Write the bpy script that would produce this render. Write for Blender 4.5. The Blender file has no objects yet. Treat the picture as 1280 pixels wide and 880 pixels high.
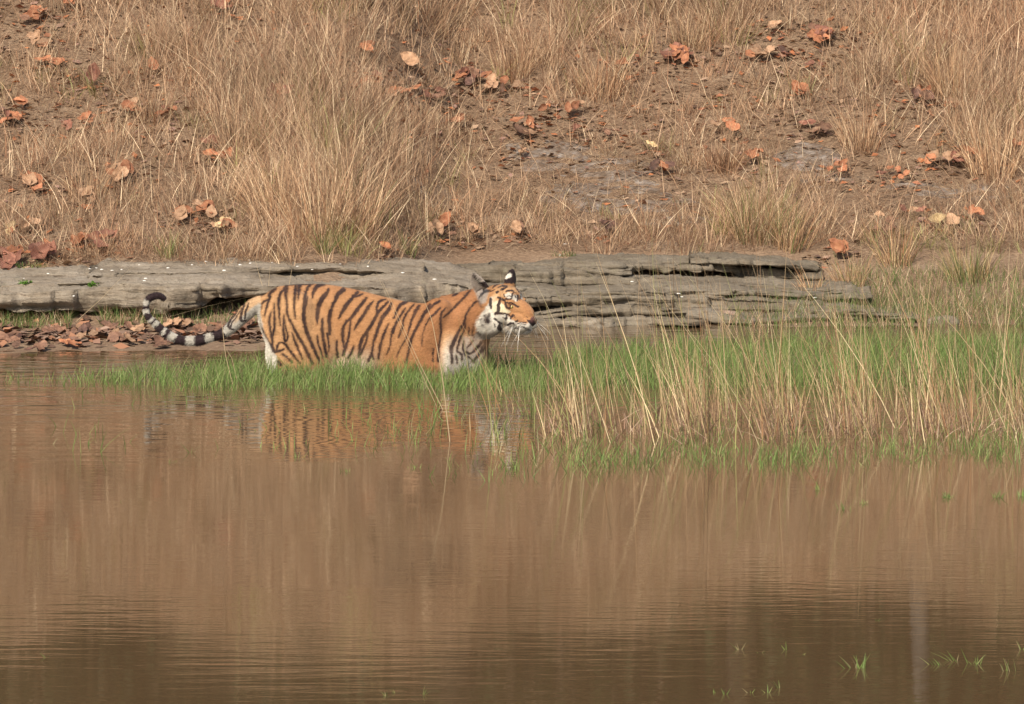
import bpy, bmesh, math, random
import numpy as np
from mathutils import Vector, Matrix
random.seed(7)
RNG = np.random.default_rng(11)
S = bpy.context.scene
COL = S.collection
R = math.radians

# ------------------------------------------------------------------ camera, sky, sun, exposure
F_PX = 4940.0                      # focal length in photograph pixels (1280 wide)
CAM_Z = 2.2
PITCH = math.atan(464.0 / F_PX)
cam = bpy.data.cameras.new('camera'); cam_o = bpy.data.objects.new('camera', cam); COL.objects.link(cam_o)
cam.sensor_width = 36.0; cam.lens = 36.0 * F_PX / 1280.0
cam.clip_start = 0.1; cam.clip_end = 2000
cam_o.location = (0, 0, CAM_Z); cam_o.rotation_euler = (math.pi / 2 - PITCH, 0, 0)
S.camera = cam_o
SUN_EL, SUN_AZ = R(42), R(24)      # azimuth: left of the point behind the camera
world = bpy.data.worlds.new('World'); S.world = world; world.use_nodes = True
wn = world.node_tree.nodes; wl = world.node_tree.links
sky = wn.new('ShaderNodeTexSky'); sky.sky_type = 'NISHITA'; sky.sun_disc = False
sky.sun_elevation = SUN_EL; sky.sun_rotation = math.pi + SUN_AZ
sky.dust_density = 3.0
wl.new(sky.outputs[0], wn['Background'].inputs[0]); wn['Background'].inputs[1].default_value = 0.09
sun = bpy.data.lights.new('sun', 'SUN'); sun.energy = 4.3; sun.angle = R(0.6); sun.color = (1.0, 0.90, 0.745)
sun_o = bpy.data.objects.new('sun', sun); COL.objects.link(sun_o)
to_sun = Vector((-math.sin(SUN_AZ) * math.cos(SUN_EL), -math.cos(SUN_AZ) * math.cos(SUN_EL), math.sin(SUN_EL)))
sun_o.rotation_euler = to_sun.to_track_quat('Z', 'Y').to_euler()
S.view_settings.view_transform = 'Standard'; S.view_settings.look = 'None'
S.view_settings.exposure = 0.42; S.view_settings.gamma = 1.0
try: S.cycles.max_bounces = 6
except Exception: pass

# ------------------------------------------------------------------ helpers
def zat(py, y):
    """height of the sight line of photograph row py at distance y"""
    b = (440.0 - py) / F_PX
    return CAM_Z + y * (b * math.cos(PITCH) - math.sin(PITCH)) / (b * math.sin(PITCH) + math.cos(PITCH))
def xat(px, py, y):
    b = (440.0 - py) / F_PX
    return y * ((px - 640.0) / F_PX) / (b * math.sin(PITCH) + math.cos(PITCH))
def W(px, py, y): return np.array([xat(px, py, y), y, zat(py, y)])
def proj(P):
    P = np.asarray(P, float); x, y, z = P[..., 0], P[..., 1], P[..., 2] - CAM_Z
    d = y * math.cos(PITCH) - z * math.sin(PITCH); u = y * math.sin(PITCH) + z * math.cos(PITCH)
    return 640 + F_PX * x / d, 440 - F_PX * u / d
_T = RNG.random((32, 32, 32))
def vnoise(P):
    P = np.asarray(P, float); i = np.floor(P).astype(int); f = P - i; f = f * f * (3 - 2 * f); i &= 31; j = (i + 1) & 31
    a = lambda X, Y, Z: _T[X, Y, Z]
    x0, y0, z0 = i[..., 0], i[..., 1], i[..., 2]; x1, y1, z1 = j[..., 0], j[..., 1], j[..., 2]
    fx, fy, fz = f[..., 0], f[..., 1], f[..., 2]
    c00 = a(x0, y0, z0) * (1 - fx) + a(x1, y0, z0) * fx; c10 = a(x0, y1, z0) * (1 - fx) + a(x1, y1, z0) * fx
    c01 = a(x0, y0, z1) * (1 - fx) + a(x1, y0, z1) * fx; c11 = a(x0, y1, z1) * (1 - fx) + a(x1, y1, z1) * fx
    return ((c00 * (1 - fy) + c10 * fy) * (1 - fz) + (c01 * (1 - fy) + c11 * fy) * fz) * 2 - 1
def fbm(P, oct=4):
    P = np.asarray(P, float); s = 0; a = 1.0; t = 0
    for k in range(oct):
        s = s + a * vnoise(P * (2.03 ** k) + 5.3 * k); t += a; a *= 0.5
    return s / t
def sstep(a, b, x):
    t = np.clip((np.asarray(x, float) - a) / (b - a), 0, 1); return t * t * (3 - 2 * t)
def srgb(r, g, b, k=1.0):
    f = lambda c: (c / 255 / 12.92 if c / 255 < .04045 else ((c / 255 + .055) / 1.055) ** 2.4) * k
    return (f(r), f(g), f(b))
def mesh_from(name, V, faces=None, quads=None, cols=None, smooth=True):
    me = bpy.data.meshes.new(name)
    V = np.asarray(V, np.float32)
    if quads is not None:
        q = np.asarray(quads, np.int32)
        me.vertices.add(len(V)); me.vertices.foreach_set('co', V.ravel())
        me.loops.add(q.size); me.loops.foreach_set('vertex_index', q.ravel())
        me.polygons.add(len(q)); me.polygons.foreach_set('loop_start', np.arange(0, q.size, 4, dtype=np.int32))
        me.update(calc_edges=True)
    else:
        me.from_pydata([tuple(v) for v in V.tolist()], [], faces)
    if cols is not None:
        a = me.color_attributes.new('tint', 'FLOAT_COLOR', 'POINT')
        c = np.ones((len(V), 4), np.float32); c[:, :3] = cols; a.data.foreach_set('color', c.ravel())
    if smooth: me.polygons.foreach_set('use_smooth', [True] * len(me.polygons))
    me.update(); return me
def link(name, me, mat=None, parent=None):
    o = bpy.data.objects.new(name, me); COL.objects.link(o)
    if mat is not None and me is not None and not me.materials: me.materials.append(mat)
    if parent is not None: o.parent = parent
    return o
def tag(o, label=None, cat=None, group=None, kind=None):
    if label: o['label'] = label
    if cat: o['category'] = cat
    if group: o['group'] = group
    if kind: o['kind'] = kind
    return o
def material(name, rough=0.8, spec=0.3):
    m = bpy.data.materials.new(name); m.use_nodes = True
    b = m.node_tree.nodes['Principled BSDF']; b.inputs['Roughness'].default_value = rough
    b.inputs['Specular IOR Level'].default_value = spec
    return m, m.node_tree.nodes, m.node_tree.links, b
def N(nodes, kind, **kw):
    n = nodes.new(kind)
    for k, v in kw.items():
        if k.startswith('i_'):
            key = k[2:]; key = int(key) if key.isdigit() else key.replace('_', ' ')
            n.inputs[key].default_value = v
        else: setattr(n, k, v)
    return n
def ramp(nodes, stops):
    r = nodes.new('ShaderNodeValToRGB'); e = r.color_ramp.elements
    e[0].position, e[0].color = stops[0][0], (*stops[0][1], 1); e[1].position, e[1].color = stops[-1][0], (*stops[-1][1], 1)
    for p, c in stops[1:-1]:
        x = e.new(p); x.color = (*c, 1)
    return r
def tint_material(name, rough=0.75, spec=0.2, transl=0.0, bump=None):
    m, n, l, b = material(name, rough, spec)
    a = N(n, 'ShaderNodeVertexColor', layer_name='tint'); l.new(a.outputs[0], b.inputs['Base Color'])
    if transl:
        t = n.new('ShaderNodeBsdfTranslucent'); mx = n.new('ShaderNodeMixShader'); mx.inputs[0].default_value = transl
        l.new(a.outputs[0], t.inputs[0]); l.new(b.outputs[0], mx.inputs[1]); l.new(t.outputs[0], mx.inputs[2])
        l.new(mx.outputs[0], n['Material Output'].inputs[0])
    return m

# ------------------------------------------------------------------ ground shape
def shore(x): return 23.4 + 1.8 * sstep(-1.7, -0.3, x) + 0.10 * np.sin(np.asarray(x) * 2.3)
def bankfoot(x): return 25.9 + 1.5 * sstep(-1.2, -0.3, x)
def ground_z(x, y):
    x = np.asarray(x, float); y = np.asarray(y, float)
    ys, yb = shore(x), bankfoot(x)
    zb = 0.36
    s = np.clip((y - ys) / (yb - ys), 0, 1)
    under = -np.clip((ys - y) * 0.22, 0, 0.5)
    low = zb * s ** 1.8
    t = np.clip(y - yb, 0, 6.2); up = 0.22 * t + 0.03 * t * t
    t2 = np.clip(y - yb - 6.2, 0, 200); up = up + 0.05 * t2
    up = up + 0.32 * np.clip(y - 47, 0, 70)  # unseen rise added to keep the sky out of the water reflection
    z = np.where(y < ys, under, low + up)
    P = np.stack([x, y, 0 * x], -1)
    rough = sstep(0.0, 1.0, y - ys + 0.3)
    z = z + rough * (0.05 * fbm(P * 1.3 + 3, 3) * sstep(0, 2.5, y - yb + .6) + 0.016 * fbm(P * 6 + 9, 3))
    return z
_YS = np.arange(23.0, 37.0, 0.02)
def G(px, py):
    """ground point seen at photograph pixel"""
    zl = zat(py, _YS); xl = xat(px, py, _YS); gz = GZ(xl, _YS); k = int(np.argmax(zl < gz))
    return Vector((float(xl[k]), float(_YS[k]), float(gz[k])))
def A(px, py):
    """water surface point seen at photograph pixel"""
    b = (440.0 - py) / F_PX; k = (b * math.cos(PITCH) - math.sin(PITCH)) / (b * math.sin(PITCH) + math.cos(PITCH))
    y = -CAM_Z / k; return Vector((float(xat(px, py, y)), y, 0.0))

xs = np.unique(np.concatenate([np.linspace(-90, -9, 28), np.linspace(-9, -4.6, 30), np.arange(-4.6, 4.6, 0.05), np.linspace(4.6, 9, 30), np.linspace(9, 90, 28)]))
ysg = np.unique(np.concatenate([np.linspace(-30, 21.5, 24), np.arange(21.5, 33.5, 0.05), np.linspace(33.5, 45, 30), np.linspace(45, 200, 25)]))
X, Y = np.meshgrid(xs, ysg); Z = ground_z(X, Y)
nx, ny = len(xs), len(ysg); idx = np.arange(nx * ny).reshape(ny, nx)
q = np.stack([idx[:-1, :-1], idx[:-1, 1:], idx[1:, 1:], idx[1:, :-1]], -1).reshape(-1, 4)
_gx = np.arange(-9, 9.01, .025); _gy = np.arange(22, 38.01, .025); _GX, _GY = np.meshgrid(_gx, _gy, indexing='ij'); _GZ = ground_z(_GX, _GY)
def GZ(x, y):
    """fast look-up of ground_z over the bank"""
    u = np.clip((np.asarray(x, float) + 9) / .025, 0, len(_gx) - 1.001); v = np.clip((np.asarray(y, float) - 22) / .025, 0, len(_gy) - 1.001); i = u.astype(int); j = v.astype(int); fu = u - i; fv = v - j
    return (_GZ[i, j] * (1 - fu) + _GZ[i + 1, j] * fu) * (1 - fv) + (_GZ[i, j + 1] * (1 - fu) + _GZ[i + 1, j + 1] * fu) * fv
m, n, l, b = material('bank_earth', 0.95, 0.1)
tc = n.new('ShaderNodeTexCoord')
mp = N(n, 'ShaderNodeMapping'); mp.inputs['Scale'].default_value = (1, 1.6, 1); l.new(tc.outputs['Object'], mp.inputs[0])
n1 = N(n, 'ShaderNodeTexNoise', i_Scale=2.2, i_Detail=8.0, i_Roughness=.65); l.new(mp.outputs[0], n1.inputs['Vector'])
n2 = N(n, 'ShaderNodeTexNoise', i_Scale=38.0, i_Detail=6.0, i_Roughness=.7); l.new(mp.outputs[0], n2.inputs['Vector'])
r1 = ramp(n, [(.32, (.14, .094, .064)), (.48, (.235, .165, .112)), (.6, (.29, .215, .152)), (.72, (.30, .255, .20))]); l.new(n1.outputs[0], r1.inputs[0])
r2 = ramp(n, [(.32, (.07, .042, .03)), (.48, (.27, .175, .115)), (.62, (.42, .30, .20)), (.75, (.55, .43, .30))]); l.new(n2.outputs[0], r2.inputs[0])
mx = N(n, 'ShaderNodeMix', data_type='RGBA'); mx.inputs[0].default_value = .55
l.new(r1.outputs[0], mx.inputs[6]); l.new(r2.outputs[0], mx.inputs[7]); l.new(mx.outputs[2], b.inputs['Base Color'])
bp = N(n, 'ShaderNodeBump', i_Strength=.8, i_Distance=.03); l.new(n2.outputs[0], bp.inputs['Height']); l.new(bp.outputs[0], b.inputs['Normal'])
EARTH = m
g = link('ground', mesh_from('ground', np.stack([X, Y, Z], -1).reshape(-1, 3), quads=q), EARTH); tag(g, kind='structure')

# ------------------------------------------------------------------ water
m, n, l, b = material('muddy_water', 0.03, 0.5)
b.inputs['Base Color'].default_value = (.105, .066, .034, 1); b.inputs['IOR'].default_value = 3.0
tc = n.new('ShaderNodeTexCoord')
def wav(sx, sy, sc, det, dist):
    mp = N(n, 'ShaderNodeMapping'); mp.inputs['Scale'].default_value = (sx, sy, 1); l.new(tc.outputs['Object'], mp.inputs[0])
    t = N(n, 'ShaderNodeTexNoise', i_Scale=sc, i_Detail=det, i_Roughness=.55, i_Distortion=dist); l.new(mp.outputs[0], t.inputs['Vector']); return t
wa = wav(.35, 1.3, 1.0, 1.0, .3)       # broad swells
wb = wav(2.0, 9.0, 1.0, 1.0, .4)      # ripples, long across the view
sx = n.new('ShaderNodeSeparateXYZ'); l.new(tc.outputs['Object'], sx.inputs[0])
wc = wav(.5, .55, .55, 2.0, 0)         # where the breeze touches
def mrange(src, a, b_, c, d):
    k = N(n, 'ShaderNodeMapRange'); k.interpolation_type = 'SMOOTHSTEP'
    for i, v in zip((1, 2, 3, 4), (a, b_, c, d)): k.inputs[i].default_value = v
    l.new(src, k.inputs[0]); return k
near_tiger = mrange(sx.outputs[1], 17.4, 19.6, .08, 1.9)
near_cam = mrange(sx.outputs[1], 12.2, 16.2, .14, .0)
patch = mrange(wc.outputs[0], .35, .65, .5, 1.3)
ad = N(n, 'ShaderNodeMath', operation='ADD'); l.new(near_tiger.outputs[0], ad.inputs[0]); l.new(near_cam.outputs[0], ad.inputs[1])
ml = N(n, 'ShaderNodeMath', operation='MULTIPLY'); l.new(ad.outputs[0], ml.inputs[0]); l.new(patch.outputs[0], ml.inputs[1])
h1 = N(n, 'ShaderNodeMath', operation='MULTIPLY'); l.new(wb.outputs[0], h1.inputs[0]); l.new(ml.outputs[0], h1.inputs[1])
h2 = N(n, 'ShaderNodeMath', operation='MULTIPLY_ADD'); h2.inputs[1].default_value = .5; l.new(wa.outputs[0], h2.inputs[0]); l.new(h1.outputs[0], h2.inputs[2])
wf = wav(7, 27, 1.0, 1.0, .3); h3 = N(n, 'ShaderNodeMath', operation='MULTIPLY_ADD'); h3.inputs[1].default_value = .12; l.new(wf.outputs[0], h3.inputs[0]); l.new(h2.outputs[0], h3.inputs[2]); h2 = h3
bp = N(n, 'ShaderNodeBump', i_Strength=1.0, i_Distance=.0024); l.new(h2.outputs[0], bp.inputs['Height']); l.new(bp.outputs[0], b.inputs['Normal'])
WATER = m
V = [(-60, -30, 0), (60, -30, 0), (60, 27.5, 0), (-60, 27.5, 0)]
w = link('water', mesh_from('water', V, faces=[(0, 1, 2, 3)], smooth=False), WATER); tag(w, kind='structure')

# ------------------------------------------------------------------ rock
m, n, l, b = material('weathered_rock', 0.9, 0.2)
tc = n.new('ShaderNodeTexCoord')
def rn(sx, sy, sz, sc, det, rg=.6, dist=0):
    mp = N(n, 'ShaderNodeMapping'); mp.inputs['Scale'].default_value = (sx, sy, sz); l.new(tc.outputs['Object'], mp.inputs[0])
    t = N(n, 'ShaderNodeTexNoise', i_Scale=sc, i_Detail=det, i_Roughness=rg, i_Distortion=dist); l.new(mp.outputs[0], t.inputs['Vector']); return t
a1 = rn(1, 1, 1, 2.6, 8, .65); a2 = rn(.7, 2.5, 9, 6, 6, .7, .4); a3 = rn(1, 1, 1, 60, 4, .6); a4 = rn(1, 1, 1.5, 9, 4, .6)
r1 = ramp(n, [(.3, (.188, .155, .118)), (.46, (.26, .22, .172)), (.6, (.31, .268, .218)), (.75, (.38, .34, .285))]); l.new(a1.outputs[0], r1.inputs[0])
r2 = ramp(n, [(.30, (.25, .21, .18)), (.38, (.8, .76, .72)), (.6, (1, 1, 1)), (.8, (1.12, 1.1, 1.05))]); l.new(a2.outputs[0], r2.inputs[0])
mx = N(n, 'ShaderNodeMix', data_type='RGBA', blend_type='MULTIPLY'); mx.inputs[0].default_value = 1
l.new(r1.outputs[0], mx.inputs[6]); l.new(r2.outputs[0], mx.inputs[7])
r3 = ramp(n, [(.0, (0, 0, 0)), (.62, (0, 0, 0)), (.68, (1, 1, 1))]); l.new(a4.outputs[0], r3.inputs[0])
mx2 = N(n, 'ShaderNodeMix', data_type='RGBA'); l.new(r3.outputs[0], mx2.inputs[0]); l.new(mx.outputs[2], mx2.inputs[6]); mx2.inputs[7].default_value = (.25, .215, .16, 1)
r5 = ramp(n, [(.3, (.62, .6, .58)), (.5, (1, 1, 1)), (.72, (1.3, 1.28, 1.25))]); l.new(a3.outputs[0], r5.inputs[0]); mx5 = N(n, 'ShaderNodeMix', data_type='RGBA', blend_type='MULTIPLY'); mx5.inputs[0].default_value = .5; l.new(mx2.outputs[2], mx5.inputs[6]); l.new(r5.outputs[0], mx5.inputs[7])
l.new(mx5.outputs[2], b.inputs['Base Color'])
hm = N(n, 'ShaderNodeMath', operation='MULTIPLY_ADD'); hm.inputs[1].default_value = .35; l.new(a3.outputs[0], hm.inputs[0]); l.new(a2.outputs[0], hm.inputs[2])
bp = N(n, 'ShaderNodeBump', i_Strength=.9, i_Distance=.024); l.new(hm.outputs[0], bp.inputs['Height']); l.new(bp.outputs[0], b.inputs['Normal'])
ROCK = m

def slab_mesh(name, ctrl, seed, nu=None, rough=1.0, undercut=.10, step=.015, rnd=.48):
    """ctrl: (px, row of the front top edge, row of its bottom, front y, row of the back edge, back y)"""
    c = np.array(ctrl, float)
    x0 = xat(c[0, 0], c[0, 1], c[0, 3]); x1 = xat(c[-1, 0], c[-1, 1], c[-1, 3])
    cx = np.array([xat(k[0], k[1], k[3]) for k in ctrl]); nu = int((x1 - x0) / step); tap_ = .18 if x0 < -2.6 else .5
    U = np.linspace(x0, x1, nu)
    it = lambda col: np.interp(U, cx, col)
    yf = it(c[:, 3]); yb = it(c[:, 5])
    zt = it(np.array([zat(k[1], k[3]) for k in ctrl])); zb = it(np.array([zat(k[2], k[3]) for k in ctrl])); zk = it(np.array([zat(k[4], k[5]) for k in ctrl]))
    # smooth the interpolation
    ker = np.ones(9) / 9
    sm = lambda a: np.convolve(np.pad(a, 4, mode='edge'), ker, 'valid')
    yf, yb, zt, zb, zk = map(sm, (yf, yb, zt, zb, zk))
    e = np.clip(np.minimum((U - x0) / .18, (x1 - U) / tap_), 0, 1); e = np.sqrt(1 - (1 - e) ** 2)
    so = seed * 7.7
    n1 = fbm(np.stack([U * 1.7 + so, 0 * U, 0 * U + so], -1), 3); n2 = fbm(np.stack([U * 9 + so, 0 * U + 3, 0 * U + so], -1), 3)
    n3 = fbm(np.stack([U * 3.3 + so, 0 * U + 8, 0 * U + so], -1), 2); yf = yf + (.13 * n1 + .045 * n2 + .07 * np.round(n3 * 3) / 1.5) * rough
    th = (zt - zb)
    wv_ = fbm(np.stack([U * 1.1 + so * 2, 0 * U + 1, 0 * U], -1), 3) * .045 * rough; zt = zt + wv_; zk = zk + wv_ * .4
    zb = zt - th * np.clip(1 + .9 * n1 + .5 * n2, .35, 2) * (e * .9 + .1)
    yb = yf + (yb - yf) * (.25 + .75 * e)
    rr = np.minimum(th * rnd, .05)
    prof = []
    ntop = 26
    for k in range(ntop):
        s = 1 - k / (ntop - 1); s = s ** 1.4
        prof.append((yf + rr + (yb - yf - rr) * s, zt + (zk - zt) * s))
    for a in (30, 60, 90): prof.append((yf + rr - rr * math.sin(R(a)), zt - rr + rr * math.cos(R(a))))
    for s in (.35, .6, .8, 1.0): prof.append((yf + .01 * s + .02 * s * s, (zt - rr) * (1 - s) + zb * s))
    for s in (.2, .5, 1.0): prof.append((yf + .03 + undercut * 2 * s + (yb - yf) * .4 * s, zb - .012 * s))
    prof.append((yb, zb - .06)); prof.append((yb + .01, zk - .02))
    nv = len(prof)
    P = np.zeros((nu, nv, 3)); P[:, :, 0] = U[:, None]
    for j, (yy, zz) in enumerate(prof): P[:, j, 1] = yy; P[:, j, 2] = zz
    q3 = P + so
    d = fbm(q3 * np.array([2.2, 3, 9]), 4); d2 = fbm(q3 * np.array([1.5, 2.2, 40]) + 4, 3); d3 = fbm(q3 * 14, 3)
    w = np.ones(nv); w[-5:] = .2; w[0] = .2
    topmask = np.zeros(nv); topmask[:ntop] = 1
    facemask = np.zeros(nv); facemask[ntop - 1:ntop + 7] = 1
    P[:, :, 2] += (.026 * d + .009 * d3 + .006 * fbm(q3 * 45, 2)) * rough * w * topmask + .006 * d3 * facemask
    P[:, :, 1] += (.065 * d2 + .018 * d3) * rough * facemask
    P[:, :, 0] += .01 * d3
    # shallow steps in the top surface, as bedding planes
    tread = .012 * np.floor(fbm(q3 * np.array([1.1, 3.4, 1]), 3) * 5) * topmask * rough
    P[:, :, 2] += tread * .8
    V = P.reshape(-1, 3); ix = np.arange(nu * nv).reshape(nu, nv)
    qs = [np.stack([ix[:-1, j], ix[:-1, (j + 1) % nv], ix[1:, (j + 1) % nv], ix[1:, j]], -1) for j in range(nv)]
    faces = np.concatenate(qs).tolist() + [ix[0, ::-1].tolist(), ix[-1].tolist()]
    return mesh_from(name, V, faces=faces)

left_ledge = bpy.data.objects.new('rock_ledge', None); COL.objects.link(left_ledge); left_ledge.location = (0, 0, 0)
tag(left_ledge, 'long smooth grey brown rock shelf behind the tail and back of the tiger', 'rock ledge')
link('rock_layer', slab_mesh('rock_layer', [(-90, 372, 398, 24.55, 332, 25.9), (60, 368, 394, 24.55, 331, 25.95), (130, 368, 390, 24.5, 327, 26.0), (190, 374, 394, 24.45, 326, 26.0),
    (250, 366, 386, 24.6, 325, 26.0), (310, 357, 376, 24.85, 323, 26.1), (400, 352, 372, 25.1, 321, 26.25), (500, 354, 374, 25.2, 323, 26.4), (560, 354, 374, 25.3, 328, 26.5), (603, 360, 374, 25.5, 338, 26.5)], 1, rough=1.25, rnd=.28, undercut=.16), ROCK, left_ledge)
link('rock_layer', slab_mesh('rock_layer', [(-90, 353, 364, 24.95, 329, 26.0), (40, 352, 363, 24.95, 330, 26.0), (120, 356, 364, 25.0, 332, 26.0), (165, 356, 363, 25.2, 335, 26.0)], 2, rough=.9, rnd=.3), ROCK, left_ledge)
link('rock_layer', slab_mesh('rock_layer', [(110, 345, 351, 25.3, 324, 26.1), (260, 343, 349, 25.4, 324, 26.1), (420, 338, 345, 25.7, 320, 26.3), (530, 343, 349, 25.8, 322, 26.6)], 3, rough=.9, rnd=.3), ROCK, left_ledge)

right_ledge = bpy.data.objects.new('rock_outcrop', None); COL.objects.link(right_ledge)
tag(right_ledge, 'dark grey outcrop of stepped thin rock layers beyond the face of the tiger', 'rock outcrop')
RL = [
 ([(430, 329, 337, 26.8, 311, 28.0), (560, 327, 338, 26.8, 310, 28.0), (700, 329, 341, 26.7, 309, 28.0), (880, 330, 342, 26.7, 305, 28.0), (1030, 340, 350, 26.6, 322, 27.6)], 4),
 ([(560, 346, 355, 26.35, 325, 27.3), (680, 343, 354, 26.35, 328, 27.3), (860, 345, 356, 26.3, 328, 27.3), (960, 348, 358, 26.25, 330, 27.3), (1070, 356, 362, 26.2, 345, 27.0)], 5),
 ([(585, 362, 370, 26.0, 345, 26.8), (720, 361, 369, 25.95, 345, 26.8), (900, 362, 371, 25.95, 346, 26.8), (1090, 368, 374, 25.9, 352, 26.6)], 6),
 ([(600, 379, 387, 25.7, 362, 26.4), (760, 377, 385, 25.65, 362, 26.4), (930, 378, 386, 25.6, 362, 26.4), (1135, 383, 388, 25.65, 370, 26.3)], 7),
 ([(640, 393, 400, 25.45, 378, 26.1), (840, 390, 398, 25.4, 378, 26.1), (1000, 392, 399, 25.35, 380, 26.0), (1150, 394, 399, 25.4, 383, 26.0)], 8),
 ([(655, 402, 409, 25.15, 393, 25.8), (770, 402, 409, 25.15, 394, 25.8), (880, 405, 411, 25.1, 396, 25.8)], 9),
 ([(610, 337, 344, 26.5, 325, 27.2), (700, 336, 343, 26.5, 322, 27.2), (790, 338, 345, 26.5, 326, 27.2)], 21), ([(820, 352, 358, 26.1, 342, 26.8), (900, 352, 359, 26.05, 340, 26.8), (1000, 357, 362, 26.1, 345, 26.8)], 22),
 ([(690, 370, 375, 25.8, 360, 26.3), (760, 369, 375, 25.75, 359, 26.3), (850, 372, 376, 25.8, 361, 26.3)], 23), ([(900, 372, 377, 25.75, 363, 26.3), (980, 371, 377, 25.7, 361, 26.3), (1060, 376, 380, 25.75, 365, 26.3)], 24),
 ([(740, 385, 391, 25.5, 376, 26.1), (800, 384, 391, 25.45, 374, 26.1), (870, 387, 392, 25.5, 378, 26.1)], 25), ([(980, 386, 391, 25.5, 377, 26.0), (1060, 386, 392, 25.45, 376, 26.0), (1125, 389, 393, 25.5, 380, 26.0)], 26),
]
ROCK2 = ROCK.copy(); ROCK2.name = 'olive_rock'
for nd in ROCK2.node_tree.nodes:
    if nd.type == 'VALTORGB' and nd.color_ramp.elements[0].color[0] < .19 and nd.color_ramp.elements[0].color[0] > .05:
        for e_ in nd.color_ramp.elements: e_.color = (e_.color[0] * .72, e_.color[1] * .72, e_.color[2] * .70, 1)
    if nd.type == 'MIX' and nd.blend_type == 'MIX' and nd.inputs[7].default_value[0] > .2 and nd.inputs[7].default_value[0] < .3: nd.inputs[7].default_value = (.19, .165, .12, 1)
RL = [([(k[0], k[1], k[2] + 3, k[3], k[4], k[5]) for k in c_], s_) for c_, s_ in RL]
for c, s in RL[:6] + RL[6:10:2] + RL[10:]: link('rock_layer', slab_mesh('rock_layer', c, s, rough=1.15, undercut=.05), ROCK2, right_ledge)
o = link('rock_slab', slab_mesh('rock_slab', [(862, 322, 330, 26.75, 308, 27.7), (930, 320, 332, 26.6, 306, 27.7), (985, 325, 335, 26.6, 311, 27.6), (1025, 333, 338, 26.7, 320, 27.4)], 12, rough=.9), ROCK2)
tag(o, 'pale rounded rock slab capping the right end of the layered outcrop', 'rock')

# ------------------------------------------------------------------ blades of grass
def blades(P, h, wid, lean, bend, seg=3, facing=None):
    """ribbons: P (n,3) bases, h heights, wid widths, lean (n,2) horizontal reach per height, bend extra reach at the tip"""
    nb = len(P); ang = RNG.uniform(-1.1, 1.1, nb) if facing is None else facing
    side = np.stack([np.cos(ang), np.sin(ang), np.zeros(nb)], -1)
    V = np.zeros((nb, seg + 1, 2, 3)); ax = np.zeros((nb, 3)); ax[:, :2] = lean
    for k in range(seg + 1):
        t = k / seg
        c = P + ax * (h * (t * .6 + t * t * bend))[:, None] + np.array([0, 0, 1.0]) * (h * (t - .10 * bend * t * t))[:, None]
        wk = wid * (1 - .85 * t ** 1.5) * .5
        V[:, k, 0] = c - side * wk[:, None]; V[:, k, 1] = c + side * wk[:, None]
    ix = np.arange(nb * (seg + 1) * 2).reshape(nb, seg + 1, 2)
    q = np.stack([ix[:, :-1, 0], ix[:, :-1, 1], ix[:, 1:, 1], ix[:, 1:, 0]], -1).reshape(-1, 4)
    return V.reshape(-1, 3), q, (seg + 1) * 2
def blade_obj(name, parts, mat):
    Vs, Qs, Cs, off = [], [], [], 0
    for (V, q, k), c in parts:
        Vs.append(V); Qs.append(q + off); Cs.append(np.repeat(c, k, 0)); off += len(V)
    return link(name, mesh_from(name, np.concatenate(Vs), quads=np.concatenate(Qs), cols=np.concatenate(Cs)), mat)
STRAW = tint_material('dry_straw', .7, .25, .25)
GREEN = tint_material('fresh_grass', .55, .3, .35)
PAL = np.array([(.54, .38, .25), (.46, .307, .195), (.35, .222, .145), (.15, .096, .064), (.84, .67, .46), (.36, .195, .115)])
def straw_cols(nb, bright=1.0, reddish=0.0):
    c = PAL[RNG.choice(len(PAL), nb, p=[.25, .23, .18, .13, .11, .10])] * RNG.uniform(.8, 1.15, (nb, 1)) * bright
    c[:, 1] *= 1 - .10 * reddish; return c
def blob(px, py, cx, cy, sx, sy): return np.exp(-((px - cx) / sx) ** 2 - ((py - cy) / sy) ** 2)
BARE = [(690, 205, 110, 34), (790, 245, 120, 26), (905, 240, 90, 22), (1010, 190, 75, 28), (1170, 225, 120, 22), (1110, 250, 90, 20), (600, 120, 55, 22), (680, 160, 80, 22), (985, 65, 65, 25), (845, 80, 50, 20),
        (890, 110, 60, 18), (60, 150, 70, 22), (160, 225, 60, 16), (240, 290, 60, 14), (30, 40, 50, 20), (200, 145, 70, 14), (540, 130, 50, 16), (1150, 125, 40, 14), (30, 250, 50, 12), (500, 90, 36, 14)]
TALL = [(400, 170, 110, 120, .55), (320, 120, 80, 80, .45), (470, 230, 70, 70, .4), (950, 270, 60, 50, .35), (1220, 130, 70, 90, .5), (1110, 90, 70, 60, .4), (700, 50, 120, 50, .35), (540, 30, 100, 50, .3), (900, 30, 50, 60, .4), (200, 60, 120, 60, .3), (1180, 30, 90, 50, .4), (640, 100, 30, 30, .1), (110, 200, 50, 50, .15), (1250, 210, 40, 50, .3)]
def bare_at(px, py):
    b = 0
    for c in BARE: b = np.maximum(b, blob(px, py, *c))
    return b
def tall_at(px, py):
    t = 0
    for c in TALL: t = np.maximum(t, c[4] * blob(px, py, c[0], c[1], c[2], c[3]))
    return t
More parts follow.
